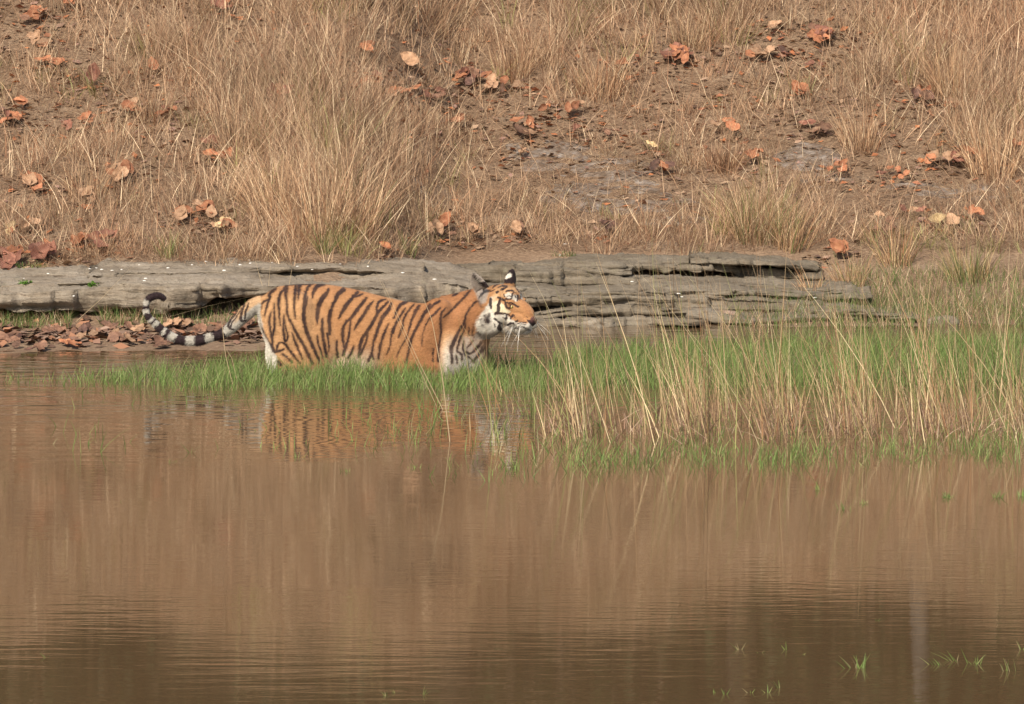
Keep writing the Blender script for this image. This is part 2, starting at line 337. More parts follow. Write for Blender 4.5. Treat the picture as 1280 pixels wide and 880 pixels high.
# clumps over the whole bank, on past its crest
nc = 9800
cy = RNG.uniform(25.75, 36, nc); cx = RNG.uniform(-1, 1, nc) * (cy * .148 + .9)
keep = cy > bankfoot(cx) + RNG.uniform(-.22, .12, nc); cx, cy = cx[keep], cy[keep]
cz = GZ(cx, cy); cpx, cpy = proj(np.stack([cx, cy, cz], -1))
bare = bare_at(cpx, cpy); pt = 1 - .85 * np.clip(bare * 1.25, 0, 1)
pn = .42 + 1.5 * fbm(np.stack([cx * 1.9, cy * 1.9, 0 * cx], -1), 3)
edge_ = cy < bankfoot(cx) + .4; keep = RNG.random(len(cx)) < np.where(edge_, np.maximum(pt, .8), pt * np.clip(pn + .35, .12, 1)); cx, cy, cz, cpx, cpy = [a[keep] for a in (cx, cy, cz, cpx, cpy)]
hh = .085 + .15 * RNG.random(len(cx)) ** 1.5 + .52 * tall_at(cpx, cpy) + .12 * (cpy < 30) + .55 * (cpy < -90) * np.clip(.4 + 1.6 * fbm(np.stack([cx * .9, cy * .3, 0 * cx + 8], -1), 2), 0, 1)
hh *= 1 - .5 * np.clip(bare_at(cpx, cpy) * 1.2, 0, 1)
nbl = RNG.integers(9, 22, len(cx)) + (tall_at(cpx, cpy) * 30).astype(int)
ii = np.repeat(np.arange(len(cx)), nbl); nb = len(ii)
rad = .035 + .05 * RNG.random(nb); th = RNG.uniform(0, 2 * np.pi, nb)
ox, oy = np.cos(th) * rad * RNG.random(nb), np.sin(th) * rad * RNG.random(nb)
bx, by = cx[ii] + ox * 1.6, cy[ii] + oy * 1.6
wind = np.stack([fbm(np.stack([bx, by, 0 * bx], -1) * .9 + 17, 2) * .5, 0 * bx], -1)
leanv = np.stack([np.cos(th), np.sin(th)], -1) * RNG.uniform(.05, .85, (nb, 1)) + wind * .6 + RNG.normal(0, .30, (nb, 2)) + RNG.normal(0, .22, (len(cx), 2))[ii]
ccol = RNG.uniform(.78, 1.12, len(cx)); tcol = (RNG.random(len(cx)) < .12)
ccol = ccol * (1 + .35 * fbm(np.stack([cx * 2.6, cy * 2.6, 0 * cx + 21], -1), 2)); cc = straw_cols(nb) * ccol[ii][:, None]
cc[tcol[ii]] *= np.array([.78, .80, .72])
redz = np.clip(fbm(np.stack([cx * .8, cy * .8, 0 * cx + 4], -1), 2) * 2, 0, 1)[ii]
cc[:, 1] *= 1 - .07 * redz; cc[:, 2] *= 1 - .10 * redz
grn = (RNG.random(len(cx)) < (.03 + .4 * blob(cpx, cpy, 950, 290, 60, 25) + .45 * blob(cpx, cpy, 1190, 330, 90, 40) + .4 * blob(cpx, cpy, 470, 305, 80, 12)))[ii]
cc[grn] *= np.array([.62, .85, .5])
hb = hh[ii] * RNG.uniform(.45, 1.15, nb)
B1 = blades(np.stack([bx, by, GZ(bx, by) - .01], -1), hb, RNG.uniform(.002, .0052, nb), leanv, RNG.uniform(0, .7, nb))
# straw lying flat on the ground
nl = 120000
ly = RNG.uniform(25.8, 33, nl); lx = RNG.uniform(-1, 1, nl) * (ly * .14 + .3)
k = ly > bankfoot(lx) - .12; lx, ly = lx[k], ly[k]; nl = len(lx)
th = RNG.normal(0, .55, nl) + np.where(RNG.random(nl) < .5, 0, np.pi)
B2 = blades(np.stack([lx, ly, GZ(lx, ly) + RNG.uniform(0, .035, nl)], -1), RNG.uniform(.012, .06, nl), RNG.uniform(.002, .0048, nl),
            np.stack([np.cos(th), np.sin(th)], -1) * RNG.uniform(2.5, 6, (nl, 1)), RNG.uniform(0, .4, nl), seg=2, facing=np.pi / 2 + th)
# thin lone stems with heads, leaning every way
ns = 8000; sy = RNG.uniform(25.9, 33.5, ns); sx_ = RNG.uniform(-1, 1, ns) * (sy * .14 + .3); k = (sy > bankfoot(sx_) + .05); sx_, sy = sx_[k], sy[k]; _a, _b = proj(np.stack([sx_, sy, GZ(sx_, sy)], -1)); k = RNG.random(len(sy)) < 1 - .8 * np.clip(bare_at(_a, _b) * 1.3, 0, 1); sx_, sy = sx_[k], sy[k]; ns = len(sy)
spx, spy = proj(np.stack([sx_, sy, GZ(sx_, sy)], -1))
B3 = blades(np.stack([sx_, sy, GZ(sx_, sy)], -1), RNG.uniform(.08, .34, ns) + .45 * tall_at(spx, spy), RNG.uniform(.0024, .006, ns), RNG.normal(0, .6, (ns, 2)) * np.array([1, .5]), RNG.uniform(-.2, .8, ns), seg=4)
dg = blade_obj('dry_grass', [(B1, cc), (B2, straw_cols(nl, 1.0)), (B3, straw_cols(ns, 1.25))], STRAW); tag(dg, kind='stuff')

# tussocks that stand out of the mass: things of their own
def tussock(name, p, h, r, count, label, tintk=(1, 1, 1), green=0.0, lean=(0, 0), wid=(.0022, .0065), spread=.6, cat='grass tussock', group=None):
    count = int(count * .72); h *= .92
    th = RNG.uniform(0, 2 * np.pi, count); rr = np.sqrt(RNG.random(count)) * r
    bx = rr * np.cos(th); by = rr * np.sin(th)
    bz = GZ(bx + p[0], by + p[1]) - p[2] - .01 if p[2] != 0 else 0 * bx - .03
    ln = np.stack([np.cos(th), np.sin(th)], -1) * (rr / r * spread)[:, None] + RNG.normal(0, .24, (count, 2)) + np.array(lean)
    c = straw_cols(count) * np.array(tintk)
    gk = RNG.random(count) < green; c[gk] = np.array([.17, .21, .07]) * RNG.uniform(.6, 1.2, (gk.sum(), 1))
    b = blades(np.stack([bx, by, bz], -1), h * RNG.uniform(.2, 1.05, count), RNG.uniform(wid[0], wid[1], count), ln, RNG.uniform(-.2, .9, count), seg=4)
    o = blade_obj(name, [(b, c)], STRAW); o.location = p
    return tag(o, label, cat, group)
GT = 'dry grass tussocks on the bank'
TUS = [
 (395, 300, .78, .16, 420, 'tall pale straw tussock right above the rock shelf behind the back of the tiger', (1.1, 1.08, 1.02), 0, (-.05, 0)),
 (440, 290, .70, .15, 380, 'tall straw tussock just to the right of the tallest one above the rock shelf', (1.05, 1, .95), 0, (.05, 0)),
 (340, 275, .66, .14, 340, 'wide straw tussock left of the tall pale ones with stems fanned towards the left', (1.08, 1.04, .98), 0, (-.18, 0)),
 (300, 190, .60, .14, 300, 'bushy tan tussock halfway up the bank on the left half', (1, .98, .95), 0, (.1, 0)),
 (405, 318, .26, .05, 90, 'small olive green tuft at the edge of the rock shelf below the tall straw', (.75, .8, .6), .6, (0, 0)),
 (510, 318, .22, .05, 80, 'small olive green tuft between orange leaves on the edge of the rocks', (.75, .8, .6), .5, (0, 0)),
 (212, 322, .24, .06, 110, 'olive green tuft at the edge of the rock shelf above the tail', (.75, .8, .6), .55, (0, 0)),
 (905, 212, .27, .12, 300, 'dark reddish brown low tussock with orange leaves in its top', (.68, .58, .52), 0, (0, 0)),
 (945, 300, .50, .15, 380, 'tussock with green base just above the pale slab that caps the outcrop', (.95, .95, .85), .25, (.05, 0)),
 (990, 310, .42, .12, 260, 'tan tussock right of the green based one above the right end of the outcrop', (1, .95, .85), .1, (.15, 0)),
 (1075, 185, .42, .14, 300, 'tan tussock right of the leaf patch on the upper right of the bank', (1, .97, .92), 0, (-.05, 0)),
 (1240, 220, .55, .16, 340, 'tall pale tussock near the right edge beside the row of orange leaves', (1.06, 1.0, .92), 0, (-.1, 0)),
 (1190, 120, .50, .15, 320, 'pale golden tussock near the top right corner', (1.08, 1.02, .92), 0, (.1, 0)),
 (750, 118, .45, .16, 340, 'tan tussock right above the upright pale leaves in the middle of the bank', (.98, .92, .85), 0, (0, 0)),
 (640, 98, .42, .13, 280, 'grey tan tussock above the brown leaf pile in the middle', (.92, .88, .84), 0, (.05, 0)),
 (110, 250, .36, .13, 260, 'thin brown tussock on the left edge of the bank between leaf patches', (.9, .86, .8), 0, (.05, 0)),
 (195, 150, .34, .12, 260, 'dark brown tussock beside the red leaf near the top left', (.75, .72, .68), 0, (0, 0)),
 (860, 60, .40, .13, 260, 'dark tussock behind the flat red leaves near the top', (.72, .70, .64), 0, (.02, 0)),
 (1120, 330, .36, .12, 220, 'thin straw tussock right of the end of the outcrop', (1, .96, .84), .2, (-.08, 0)),
 (1062, 356, .30, .10, 200, 'straw tussock growing over the right tip of the outcrop', (1.05, 1, .88), .12, (-.1, 0)),
 (1012, 372, .26, .08, 130, 'thin straw tussock on the lower steps near the right tip of the outcrop', (1.05, 1, .88), .1, (-.1, 0)),
 (1210, 350, .34, .14, 260, 'greenish tussock low on the bank by the right edge', (.9, .95, .75), .4, (-.08, 0)),
]
for px, py, h, r, cnt, lb, tk, gr, ln in TUS: tussock('grass_tussock', G(px, py), h, r, cnt, lb, tk, gr, ln, group=GT)

# ------------------------------------------------------------------ leaves
def leaf_mesh(seed, curl, fold):
    rg = np.random.default_rng(seed); nu, nv = 13, 7
    u = np.linspace(0, 1, nu); v = np.linspace(-1, 1, nv)
    Wd = .30 * np.sin(np.pi * np.clip(u, 0, 1) ** .8) ** .75 + .012
    V = np.zeros((nu, nv, 3))
    for i in range(nu):
        for j in range(nv):
            ww = Wd[i] * (1 + .06 * rg.normal()); V[i, j] = (u[i] - .5, v[j] * ww, fold * abs(v[j]) ** 1.3 * ww + curl * (u[i] - .5) ** 2 * 1.6)
            V[i, j, 2] += .06 * math.sin(u[i] * 13 + seed + v[j] * 2) * abs(v[j]) + .02 * rg.normal() + .12 * curl * math.sin(3 * u[i] + seed) * v[j]
    # short stalk
    ix = np.arange(nu * nv).reshape(nu, nv)
    f = [(int(ix[i, j]), int(ix[i, j + 1]), int(ix[i + 1, j + 1]), int(ix[i + 1, j])) for i in range(nu - 1) for j in range(nv - 1)]
    V = V.reshape(-1, 3).tolist(); k = len(V)
    V += [(-.5, -.008, .0), (-.5, .008, .0), (-.72, .006, .03), (-.72, -.006, .03)]; f.append((k, k + 1, k + 2, k + 3))
    V = np.array(V); V[:, 2] -= V[:, 2].min() * .6
    return mesh_from('fallen_leaf', V, faces=f)
def mrange_(n, l, src, c, d):
    k = N(n, 'ShaderNodeMapRange'); k.inputs[3].default_value = c; k.inputs[4].default_value = d; l.new(src, k.inputs[0]); return k
def leaf_material(name, c1, c2):
    m, n, l, b = material(name, .62, .3)
    tc = n.new('ShaderNodeTexCoord'); oi = n.new('ShaderNodeObjectInfo')
    ns = N(n, 'ShaderNodeTexNoise', noise_dimensions='4D', i_Scale=4.0, i_Detail=5.0); l.new(tc.outputs['Object'], ns.inputs['Vector']); 
    k = N(n, 'ShaderNodeMath', operation='MULTIPLY'); k.inputs[1].default_value = 37.0; l.new(oi.outputs['Random'], k.inputs[0]); l.new(k.outputs[0], ns.inputs['W'])
    r = ramp(n, [(.3, tuple(x * .55 for x in c1)), (.45, c1), (.68, c2)]); l.new(ns.outputs[0], r.inputs[0]); hs = N(n, 'ShaderNodeHueSaturation', i_Saturation=.95); vr = mrange_(n, l, oi.outputs['Random'], .48, 1.0); l.new(vr.outputs[0], hs.inputs['Value']); l.new(r.outputs[0], hs.inputs['Color']); l.new(hs.outputs[0], b.inputs['Base Color'])
    wv = N(n, 'ShaderNodeTexWave', i_Scale=5.0, i_Distortion=1.0); l.new(tc.outputs['Object'], wv.inputs['Vector'])
    bp = N(n, 'ShaderNodeBump', i_Strength=.35, i_Distance=.02); l.new(wv.outputs['Fac'], bp.inputs['Height']); l.new(bp.outputs[0], b.inputs['Normal'])
    return m
LM = {
 'orange': leaf_material('orange_leaf', (.42, .155, .07), (.52, .235, .11)),
 'rust red': leaf_material('rust_leaf', (.28, .11, .07), (.37, .165, .105)),
 'brown': leaf_material('brown_leaf', (.21, .105, .065), (.34, .18, .11)),
 'tan': leaf_material('tan_leaf', (.44, .25, .14), (.58, .36, .22)),
 'pale yellow': leaf_material('yellow_leaf', (.60, .42, .20), (.70, .54, .32)),
 'dark brown': leaf_material('dark_leaf', (.11, .055, .04), (.20, .10, .07)),
}
SH = {'curled': [leaf_mesh(s, .55, .5) for s in (1, 2, 3)], 'flat': [leaf_mesh(s, .12, .12) for s in (4, 5, 6)], 'folded': [leaf_mesh(s, .3, 1.1) for s in (7, 8)]}
PROTO = {}
for sh, L in SH.items():
    for i, me in enumerate(L):
        for cname, mt in LM.items():
            c = me.copy(); c.name = 'fallen_leaf'; c.materials.clear(); c.materials.append(mt); PROTO[(sh, i, cname)] = c
def leaf(p, size, shape, colour, label, group, up=.0, lift=.0):
    o = bpy.data.objects.new('fallen_leaf', PROTO[(shape, random.randrange(len(SH[shape])), colour)]); COL.objects.link(o)
    o.location = (p[0], p[1], p[2] + lift); size *= .92; o.scale = (size, size * random.uniform(.7, 1.15), size * random.uniform(.45, .95))
    o.rotation_euler = (Matrix.Rotation(.38 + .8 * up + random.uniform(-.3, .3), 3, 'X') @ Matrix.Rotation(random.uniform(-.3, .3), 3, 'Y') @ Matrix.Rotation(random.uniform(0, 6.28), 3, 'Z')).to_euler()
    return tag(o, label, 'leaf', group)
GL = 'fallen leaves on the bank'
# (px, py, count, spread in px, size m, colours, description of the spot)
CL = [
 (460, 74, 2, 8, .13, 'orange', 'between tall stems left of the top middle', 1), (117, 108, 1, 4, .15, 'rust red', 'standing over a dark tuft near the top left', 1), (511, 88, 1, 3, .17, 'tan', 'lying smooth below the tall grass near the top middle', 1),
 (592, 108, 8, 17, .11, 'brown,rust red,orange,dark brown', 'in the pile below the top middle grass', .6), (628, 118, 6, 20, .10, 'orange,brown,tan', 'on the right end of the pile in the middle', .6),
 (545, 128, 3, 14, .11, 'rust red,brown', 'left of the middle leaf pile', .2), (570, 159, 2, 8, .10, 'orange', 'below the middle leaf pile', .4), (655, 168, 5, 18, .11, 'orange,tan,brown', 'above the grey bare rock patch', .3), (676, 153, 1, 2, .11, 'orange', 'upright left of the pale leaves', 1.2),
 (716, 146, 4, 13, .12, 'tan,orange', 'in the upright pale bunch in the middle', 1.0), (722, 173, 1, 4, .10, 'rust red', 'below the upright pale leaves', .4), (760, 172, 2, 12, .08, 'brown', 'right of the upright pale leaves', .2), (815, 192, 1, 2, .09, 'pale yellow', 'alone on the bare ground right of the middle', .5),
 (830, 220, 3, 12, .11, 'dark brown,orange', 'beside the straw covered bare rock', .6), (845, 78, 7, 20, .16, 'rust red,orange', 'in the big red heap near the top', .2), (780, 90, 2, 12, .10, 'orange', 'left of the big red heap', .6),
 (1026, 52, 8, 18, .14, 'orange,rust red,brown', 'in the orange heap near the top right', .4), (962, 42, 2, 8, .12, 'tan', 'left of the orange heap near the top right', .5), (948, 74, 4, 15, .13, 'orange,tan', 'in the row below the orange heap', .3), (985, 72, 3, 15, .13, 'tan,dark brown,rust red', 'in the row of broken leaves at the upper right', .2),
 (997, 126, 2, 8, .14, 'orange', 'half buried in grass right of the middle top', .7), (1018, 90, 2, 9, .08, 'rust red', 'just below the orange heap', .3), (908, 170, 3, 14, .12, 'orange,tan', 'stuck in the dark reddish tussock', .7), (1022, 168, 4, 18, .14, 'brown,tan,rust red', 'above the pale stone on the right', .2),
 (1152, 128, 5, 14, .12, 'orange,brown,dark brown', 'in the nest of dark leaves by the golden tussock', .5), (1190, 137, 4, 16, .11, 'orange,tan', 'right of the nest of dark leaves', .3), (1232, 130, 2, 8, .12, 'rust red', 'in the grass near the right edge', .5),
 (1165, 212, 2, 9, .13, 'orange,tan', 'left of the leaf row on the right', .6), (1204, 208, 5, 16, .13, 'orange,rust red,tan', 'in the leaf row on the right', .6), (1120, 226, 4, 18, .09, 'rust red,orange', 'on the straw strewn ground at the right', .2), (1048, 220, 3, 12, .10, 'orange', 'beside the lower pale stone', .3), (940, 205, 2, 10, .10, 'orange', 'right of the dark reddish tussock', .6),
 (1182, 284, 3, 12, .12, 'pale yellow,tan', 'low on the bank at the right', .3), (1218, 276, 2, 8, .10, 'orange', 'near the right edge above the green tuft', .4), (1046, 323, 3, 11, .12, 'orange,tan', 'at the right end of the pale rock slab', .5), (1100, 290, 3, 25, .09, 'tan,brown', 'in thin grass at the lower right', .2), (1140, 275, 2, 14, .10, 'rust red,tan', 'on the lower right of the bank', .2),
 (275, 12, 6, 16, .16, 'rust red,orange', 'in the red heap at the top left', .5), (88, 14, 2, 7, .14, 'orange', 'at the very top left', .6), (42, 28, 5, 18, .12, 'orange,tan,brown', 'in the top left corner', .3), (55, 62, 4, 18, .13, 'orange,tan', 'in the scatter below the corner', .3), (60, 88, 3, 14, .12, 'tan,orange', 'beneath the top left scatter', .3),
 (12, 158, 4, 13, .13, 'orange,rust red', 'at the left edge halfway up the bank', .2), (30, 140, 2, 10, .11, 'orange', 'near the left edge above the middle', .3), (166, 141, 4, 15, .13, 'orange,tan', 'in the row left of the tan tussock', .15), (205, 150, 3, 14, .11, 'rust red,orange', 'right part of that row by the tussock', .2), (108, 160, 2, 6, .12, 'orange', 'below the red leaf over the dark tuft', .7), (88, 167, 2, 8, .10, 'rust red', 'left of the lone orange leaf at the upper left', .3),
 (266, 185, 3, 12, .12, 'rust red,brown', 'under the fanned straw on the left', .3), (272, 203, 4, 14, .13, 'orange', 'in front of the fanned straw on the left', .2), (150, 228, 5, 16, .13, 'orange,tan', 'in the patch on the left of the lower bank', .6), (42, 240, 4, 16, .12, 'orange,tan', 'near the left edge low on the bank', .3), (110, 258, 2, 6, .13, 'tan', 'by the thin brown tussock', .8),
 (10, 298, 3, 10, .10, 'pale yellow,orange', 'at the left edge above the rock shelf', .3), (36, 292, 2, 8, .09, 'tan', 'near the left edge above the rock shelf', .3), (228, 278, 3, 8, .13, 'tan,orange', 'left part of the pale heap above the shelf', .5), (255, 274, 4, 12, .13, 'orange,tan', 'middle of the pale heap above the shelf', .3), (278, 290, 5, 13, .12, 'pale yellow,tan,orange', 'right part of the pale heap above the shelf', .2),
 (130, 312, 4, 15, .12, 'orange,rust red', 'in the right litter row above the shelf', .3), (97, 311, 3, 12, .13, 'orange', 'in the left litter row', .3), (58, 325, 5, 14, .15, 'orange,rust red', 'in the orange heap on the edge of the shelf', .4), (12, 333, 5, 13, .17, 'orange,rust red', 'in the big heap at the left end of the shelf', .4),
 (545, 292, 4, 16, .13, 'orange,tan', 'right of the tall straw above the rocks', .4), (600, 301, 2, 10, .13, 'orange,tan', 'on the upper edge of the outcrop', .5), (483, 320, 1, 3, .12, 'orange', 'on the rim of the shelf behind the tiger', .5), (650, 298, 2, 8, .12, 'tan,brown', 'above the outcrop behind the face of the tiger', .6), (762, 295, 2, 8, .11, 'dark brown', 'alone above the middle of the outcrop', .5),
 (350, 130, 3, 12, .12, 'orange,rust red', 'deep in the tall straw', .7), (192, 95, 1, 4, .12, 'orange', 'in the brown grass near the top left', .8), (505, 122, 5, 20, .12, 'orange,tan', 'below the smooth tan leaf', .2), (462, 105, 3, 16, .11, 'orange,rust red', 'left of the smooth tan leaf', .3), (645, 200, 2, 12, .08, 'tan', 'on the straw below the orange group', .2), (570, 300, 1, 8, .10, 'brown', 'between two tufts above the rocks', .3), (1270, 190, 2, 8, .1, 'orange', 'at the right edge', .3)]
# wet litter at the foot of the shelf
WET = [(20, 428, 4, 20, .16, 'brown,brown,dark brown'), (70, 425, 4, 22, .15, 'brown,brown,brown'), (110, 420, 4, 16, .15, 'tan,brown,dark brown'), (85, 436, 2, 8, .17, 'orange'), (150, 428, 5, 14, .15, 'tan,brown'), (170, 418, 3, 10, .15, 'brown,tan'), (225, 412, 5, 16, .15, 'tan,brown'), (255, 418, 4, 12, .15, 'brown,tan'), (205, 432, 3, 12, .12, 'brown,dark brown'),
       (290, 418, 4, 16, .13, 'brown,brown'), (310, 410, 3, 12, .12, 'brown,tan'), (140, 412, 3, 12, .13, 'brown'), (-10, 415, 3, 10, .14, 'brown,tan'), (45, 440, 3, 14, .11, 'dark brown,brown')]
SPOTW = ['at the left end of the wet litter', 'in the left half of the wet litter', 'in the middle of the wet litter', 'at the water edge below the litter', 'in the wet litter left of the tail', 'below the curl of the tail', 'between the tail and the rock shelf', 'right of the tail curl on the mud', 'at the waterline below the tail curl', 'behind the root of the tail', 'between tail root and rock', 'in the litter under the dark crack', 'outermost on the left of the wet litter', 'in the dark wet line at the water edge']
for (px, py, n_, sp, sz, cols_), spot in zip(WET, SPOTW): CL.append((px, py, n_, sp, sz, cols_, spot, .1))
used_lab = {}
for ci, (px, py, n_, sp, sz, cols_, spot, up) in enumerate(CL):
    cols_ = cols_.split(','); n_ = n_ if n_ < 2 else (n_ + 1 if n_ < 4 else int(n_ * 1.45))
    pts = []
    for i in range(n_):
        a = random.uniform(0, 6.28); r_ = math.sqrt(random.random()) * sp
        pts.append((px + r_ * math.cos(a), py + .45 * r_ * math.sin(a)))
    pts.sort()
    for i, (ax, ay) in enumerate(pts):
        colr = cols_[random.randrange(len(cols_))]; shp = random.choice(['curled', 'curled', 'flat', 'folded']) if up > .15 else random.choice(['flat', 'flat', 'curled'])
        if n_ == 1: lab = f'{colr} {shp} leaf {spot}'
        else:
            pos = 'leftmost' if i == 0 else 'rightmost' if i == n_ - 1 else 'inner'
            lab = f'{pos} {colr} {shp} leaf {spot}'
        p = G(ax, ay); sz = sz if ci < len(CL) - len(WET) else .105
        p = Vector((p[0], p[1], p[2] - (.025 if ci >= len(CL) - len(WET) else 0)))
        leaf(p, sz * random.uniform(.8, 1.25), shp, colr, lab, (GL if ci < len(CL) - len(WET) else 'wet leaves at the water edge') + ' ' + spot, up=up * .8, lift=.045 + .05 * up)
# scraps and broken leaves that nobody could count
def scraps():
    Pp = []; 
    for c in CL:
        k = int(14 + 6 * c[2]) if c[1] < 400 else 10; Pp.append(np.column_stack([RNG.normal(c[0], c[3] * 1.3 + 6, k), RNG.normal(c[1], c[3] * .45 + 3, k)]))
    Pp.append(np.column_stack([RNG.uniform(-20, 1300, 3200), RNG.uniform(0, 318, 3200) * RNG.uniform(.5, 1, 3200)]))
    Pp.append(np.column_stack([RNG.uniform(-20, 335, 420), RNG.normal(421, 6, 420)]))
    P_ = np.concatenate(Pp); V = []; Cc = []; sizes = []
    for px, py in P_:
        if py > 438 or py < -10: continue
        g = G(px, py); s_ = random.uniform(.012, .045) * (1.3 if py > 400 else 1); a = random.uniform(0, 6.28); e1 = Vector((math.cos(a), math.sin(a), random.uniform(-.3, .5))) * s_; e2 = Vector((-math.sin(a), math.cos(a), random.uniform(-.4, .6))) * s_ * random.uniform(.4, .7)
        g = g + Vector((0, 0, random.uniform(.004, .025))); up = Vector((0, 0, s_ * random.uniform(-.2, .3)))
        r3 = [[g - e1 - e2 * .4, g - e1 * .3 + e2 + up, g + e1 * .4 + e2 * .9 + up], [g - e1 * .9, g, g + e1 * 1.1]]
        base = random.choice([(.24, .14, .10), (.20, .13, .095), (.30, .20, .15), (.14, .085, .06), (.34, .17, .10)]) if py > 400 else random.choice([(.46, .18, .08), (.44, .17, .08), (.34, .14, .08), (.28, .18, .13), (.40, .27, .19), (.16, .10, .075), (.45, .31, .21), (.34, .21, .17)]); k = random.uniform(.7, 1.15)
        V.append([g - e1, g + e2 + up, g + e1, g - e2 + up * .5]); Cc.append([[x * k for x in base]] * 4)
    V = np.array([[p[:] for p in q_] for q_ in V]); return V.reshape(-1, 3), np.arange(len(V) * 4).reshape(-1, 4), np.array(Cc).reshape(-1, 3)
Vs_, Qs_, Cs_ = scraps()
ll = link('leaf_litter', mesh_from('leaf_litter', Vs_, quads=Qs_, cols=Cs_), tint_material('leaf_scrap', .8, .2)); tag(ll, kind='stuff')

# ------------------------------------------------------------------ stones, twigs and small plants
def blobrock(name, p, sx, sy, sz, seed, mat=ROCK, sub=4, amp=.22):
    bm = bmesh.new(); bmesh.ops.create_icosphere(bm, subdivisions=sub, radius=1)
    V = np.array([v.co[:] for v in bm.verts]); d = 1 + amp * fbm(V * 1.4 + seed * 3.1, 3) + .05 * fbm(V * 6 + seed, 2)
    V = V * d[:, None]; V[:, 2] = np.sign(V[:, 2]) * np.abs(V[:, 2]) ** .8
    for v, c in zip(bm.verts, V): v.co = (c[0] * sx, c[1] * sy, c[2] * sz)
    me = bpy.data.meshes.new(name); bm.to_mesh(me); bm.free(); me.polygons.foreach_set('use_smooth', [True] * len(me.polygons))
    o = link(name, me, mat); o.location = p; return o
m, n, l, b = material('pinkish_stone', .9, .2)
t_ = N(n, 'ShaderNodeTexNoise', i_Scale=18.0, i_Detail=6.0); r_ = ramp(n, [(.35, (.20, .13, .10)), (.65, (.36, .26, .21))]); tcx = n.new('ShaderNodeTexCoord')
l.new(tcx.outputs['Object'], t_.inputs['Vector']); l.new(t_.outputs[0], r_.inputs[0]); l.new(r_.outputs[0], b.inputs['Base Color'])
PINK = m
m, n, l, b = material('pale_stone', .9, .2)
t_ = N(n, 'ShaderNodeTexNoise', i_Scale=14.0, i_Detail=8.0); r_ = ramp(n, [(.35, (.13, .095, .07)), (.52, (.20, .16, .13)), (.72, (.30, .27, .25))]); tcx = n.new('ShaderNodeTexCoord')
l.new(tcx.outputs['Object'], t_.inputs['Vector']); l.new(t_.outputs[0], r_.inputs[0]); l.new(r_.outputs[0], b.inputs['Base Color'])
PALE = m
def P3(px, py, y): return Vector([float(a) for a in W(px, py, y)])
for (px, py, y, sx_, sy_, sz_, s, lb, mt) in [
    (906, 394, 25.45, .095, .06, .032, 1, 'pinkish angular stone on the lowest rock layer behind the dry stems', PINK),
    (711, 393, 25.45, .05, .04, .03, 2, 'small brown stone on the low rock just beyond the nose of the tiger', PINK),
    (893, 368, 25.9, .05, .04, .014, 3, 'flat reddish chip lying on a step of the outcrop', PINK),
    (735, 403, 25.2, .17, .09, .03, 4, 'low flat grey stone at the water edge beyond the chin of the tiger', ROCK),
    (1180, 402, 25.3, .10, .06, .04, 5, 'half hidden grey stone in grass at the right end of the outcrop', ROCK)]:
    tag(blobrock('stone', P3(px, py, y), sx_, sy_, sz_, s, mt), lb, 'stone')
def patch_rock(px, py, rx, ry, hgt, seed, label):
    p = G(px, py); nr, na = 14, 64; V = []; 
    for i in range(nr + 1):
        for j in range(na):
            a = j / na * 2 * math.pi; t = i / nr
            V.append((p.x + rx * t * math.cos(a), p.y + ry * t * math.sin(a), t))
    V = np.array(V); ang = np.arctan2(V[:, 1] - p.y, (V[:, 0] - p.x)); wob = 1 + .35 * fbm(np.stack([np.cos(ang) * 1.7 + seed, np.sin(ang) * 1.7, 0 * ang + seed], -1), 3)
    t = V[:, 2].copy(); X_ = p.x + (V[:, 0] - p.x) * wob; Y_ = p.y + (V[:, 1] - p.y) * wob
    P_ = np.stack([X_, Y_, 0 * X_ + seed], -1)
    base = GZ(X_, Y_); z = base + hgt * .5 * (1 - t ** 6) * (1 + .5 * fbm(P_ * 6, 3)) + .016 * fbm(P_ * np.array([5, 16, 5]), 3) * (1 - t ** 6) - .05 * (t > .999) - .004
    Vv = np.stack([X_ - p.x, Y_ - p.y, z - p.z], -1); ix = np.arange((nr + 1) * na).reshape(nr + 1, na); f = [(int(ix[i, j]), int(ix[i + 1, j]), int(ix[i + 1, (j + 1) % na]), int(ix[i, (j + 1) % na])) for i in range(1, nr) for j in range(na)] + [tuple(int(v) for v in ix[1])]
    o = link('flat_rock', mesh_from('flat_rock', Vv, faces=f), PALE); o.location = p; tag(o, label, 'rock')
for (px, py, rx_, ry_, hg, s_, lb) in [
    (680, 197, .36, .42, .012, 11, 'flat grey bare rock patch in the middle of the bank'), (775, 212, .34, .26, .012, 12, 'narrow grey rock patch right of the middle bare patch'),
    (760, 248, .50, .42, .012, 13, 'broad straw strewn grey rock patch above the outcrop'), (1012, 198, .25, .28, .035, 14, 'pale smooth stone sunk in the bank below brown leaves'),
    (1035, 224, .22, .18, .015, 15, 'lower pale stone below the smooth one'), (1190, 242, .55, .22, .010, 16, 'long thin grey rock patch low on the right of the bank'),
    (850, 268, .36, .4, .010, 17, 'small grey rock patch right of the broad straw strewn one'), (520, 235, .12, .14, .02, 18, 'grey rock showing through straw right of the tall tussock'), (225, 268, .06, .06, .05, 19, 'small grey stone behind the pale leaf heap')]:
    patch_rock(px, py, rx_, ry_, hg, s_, lb)
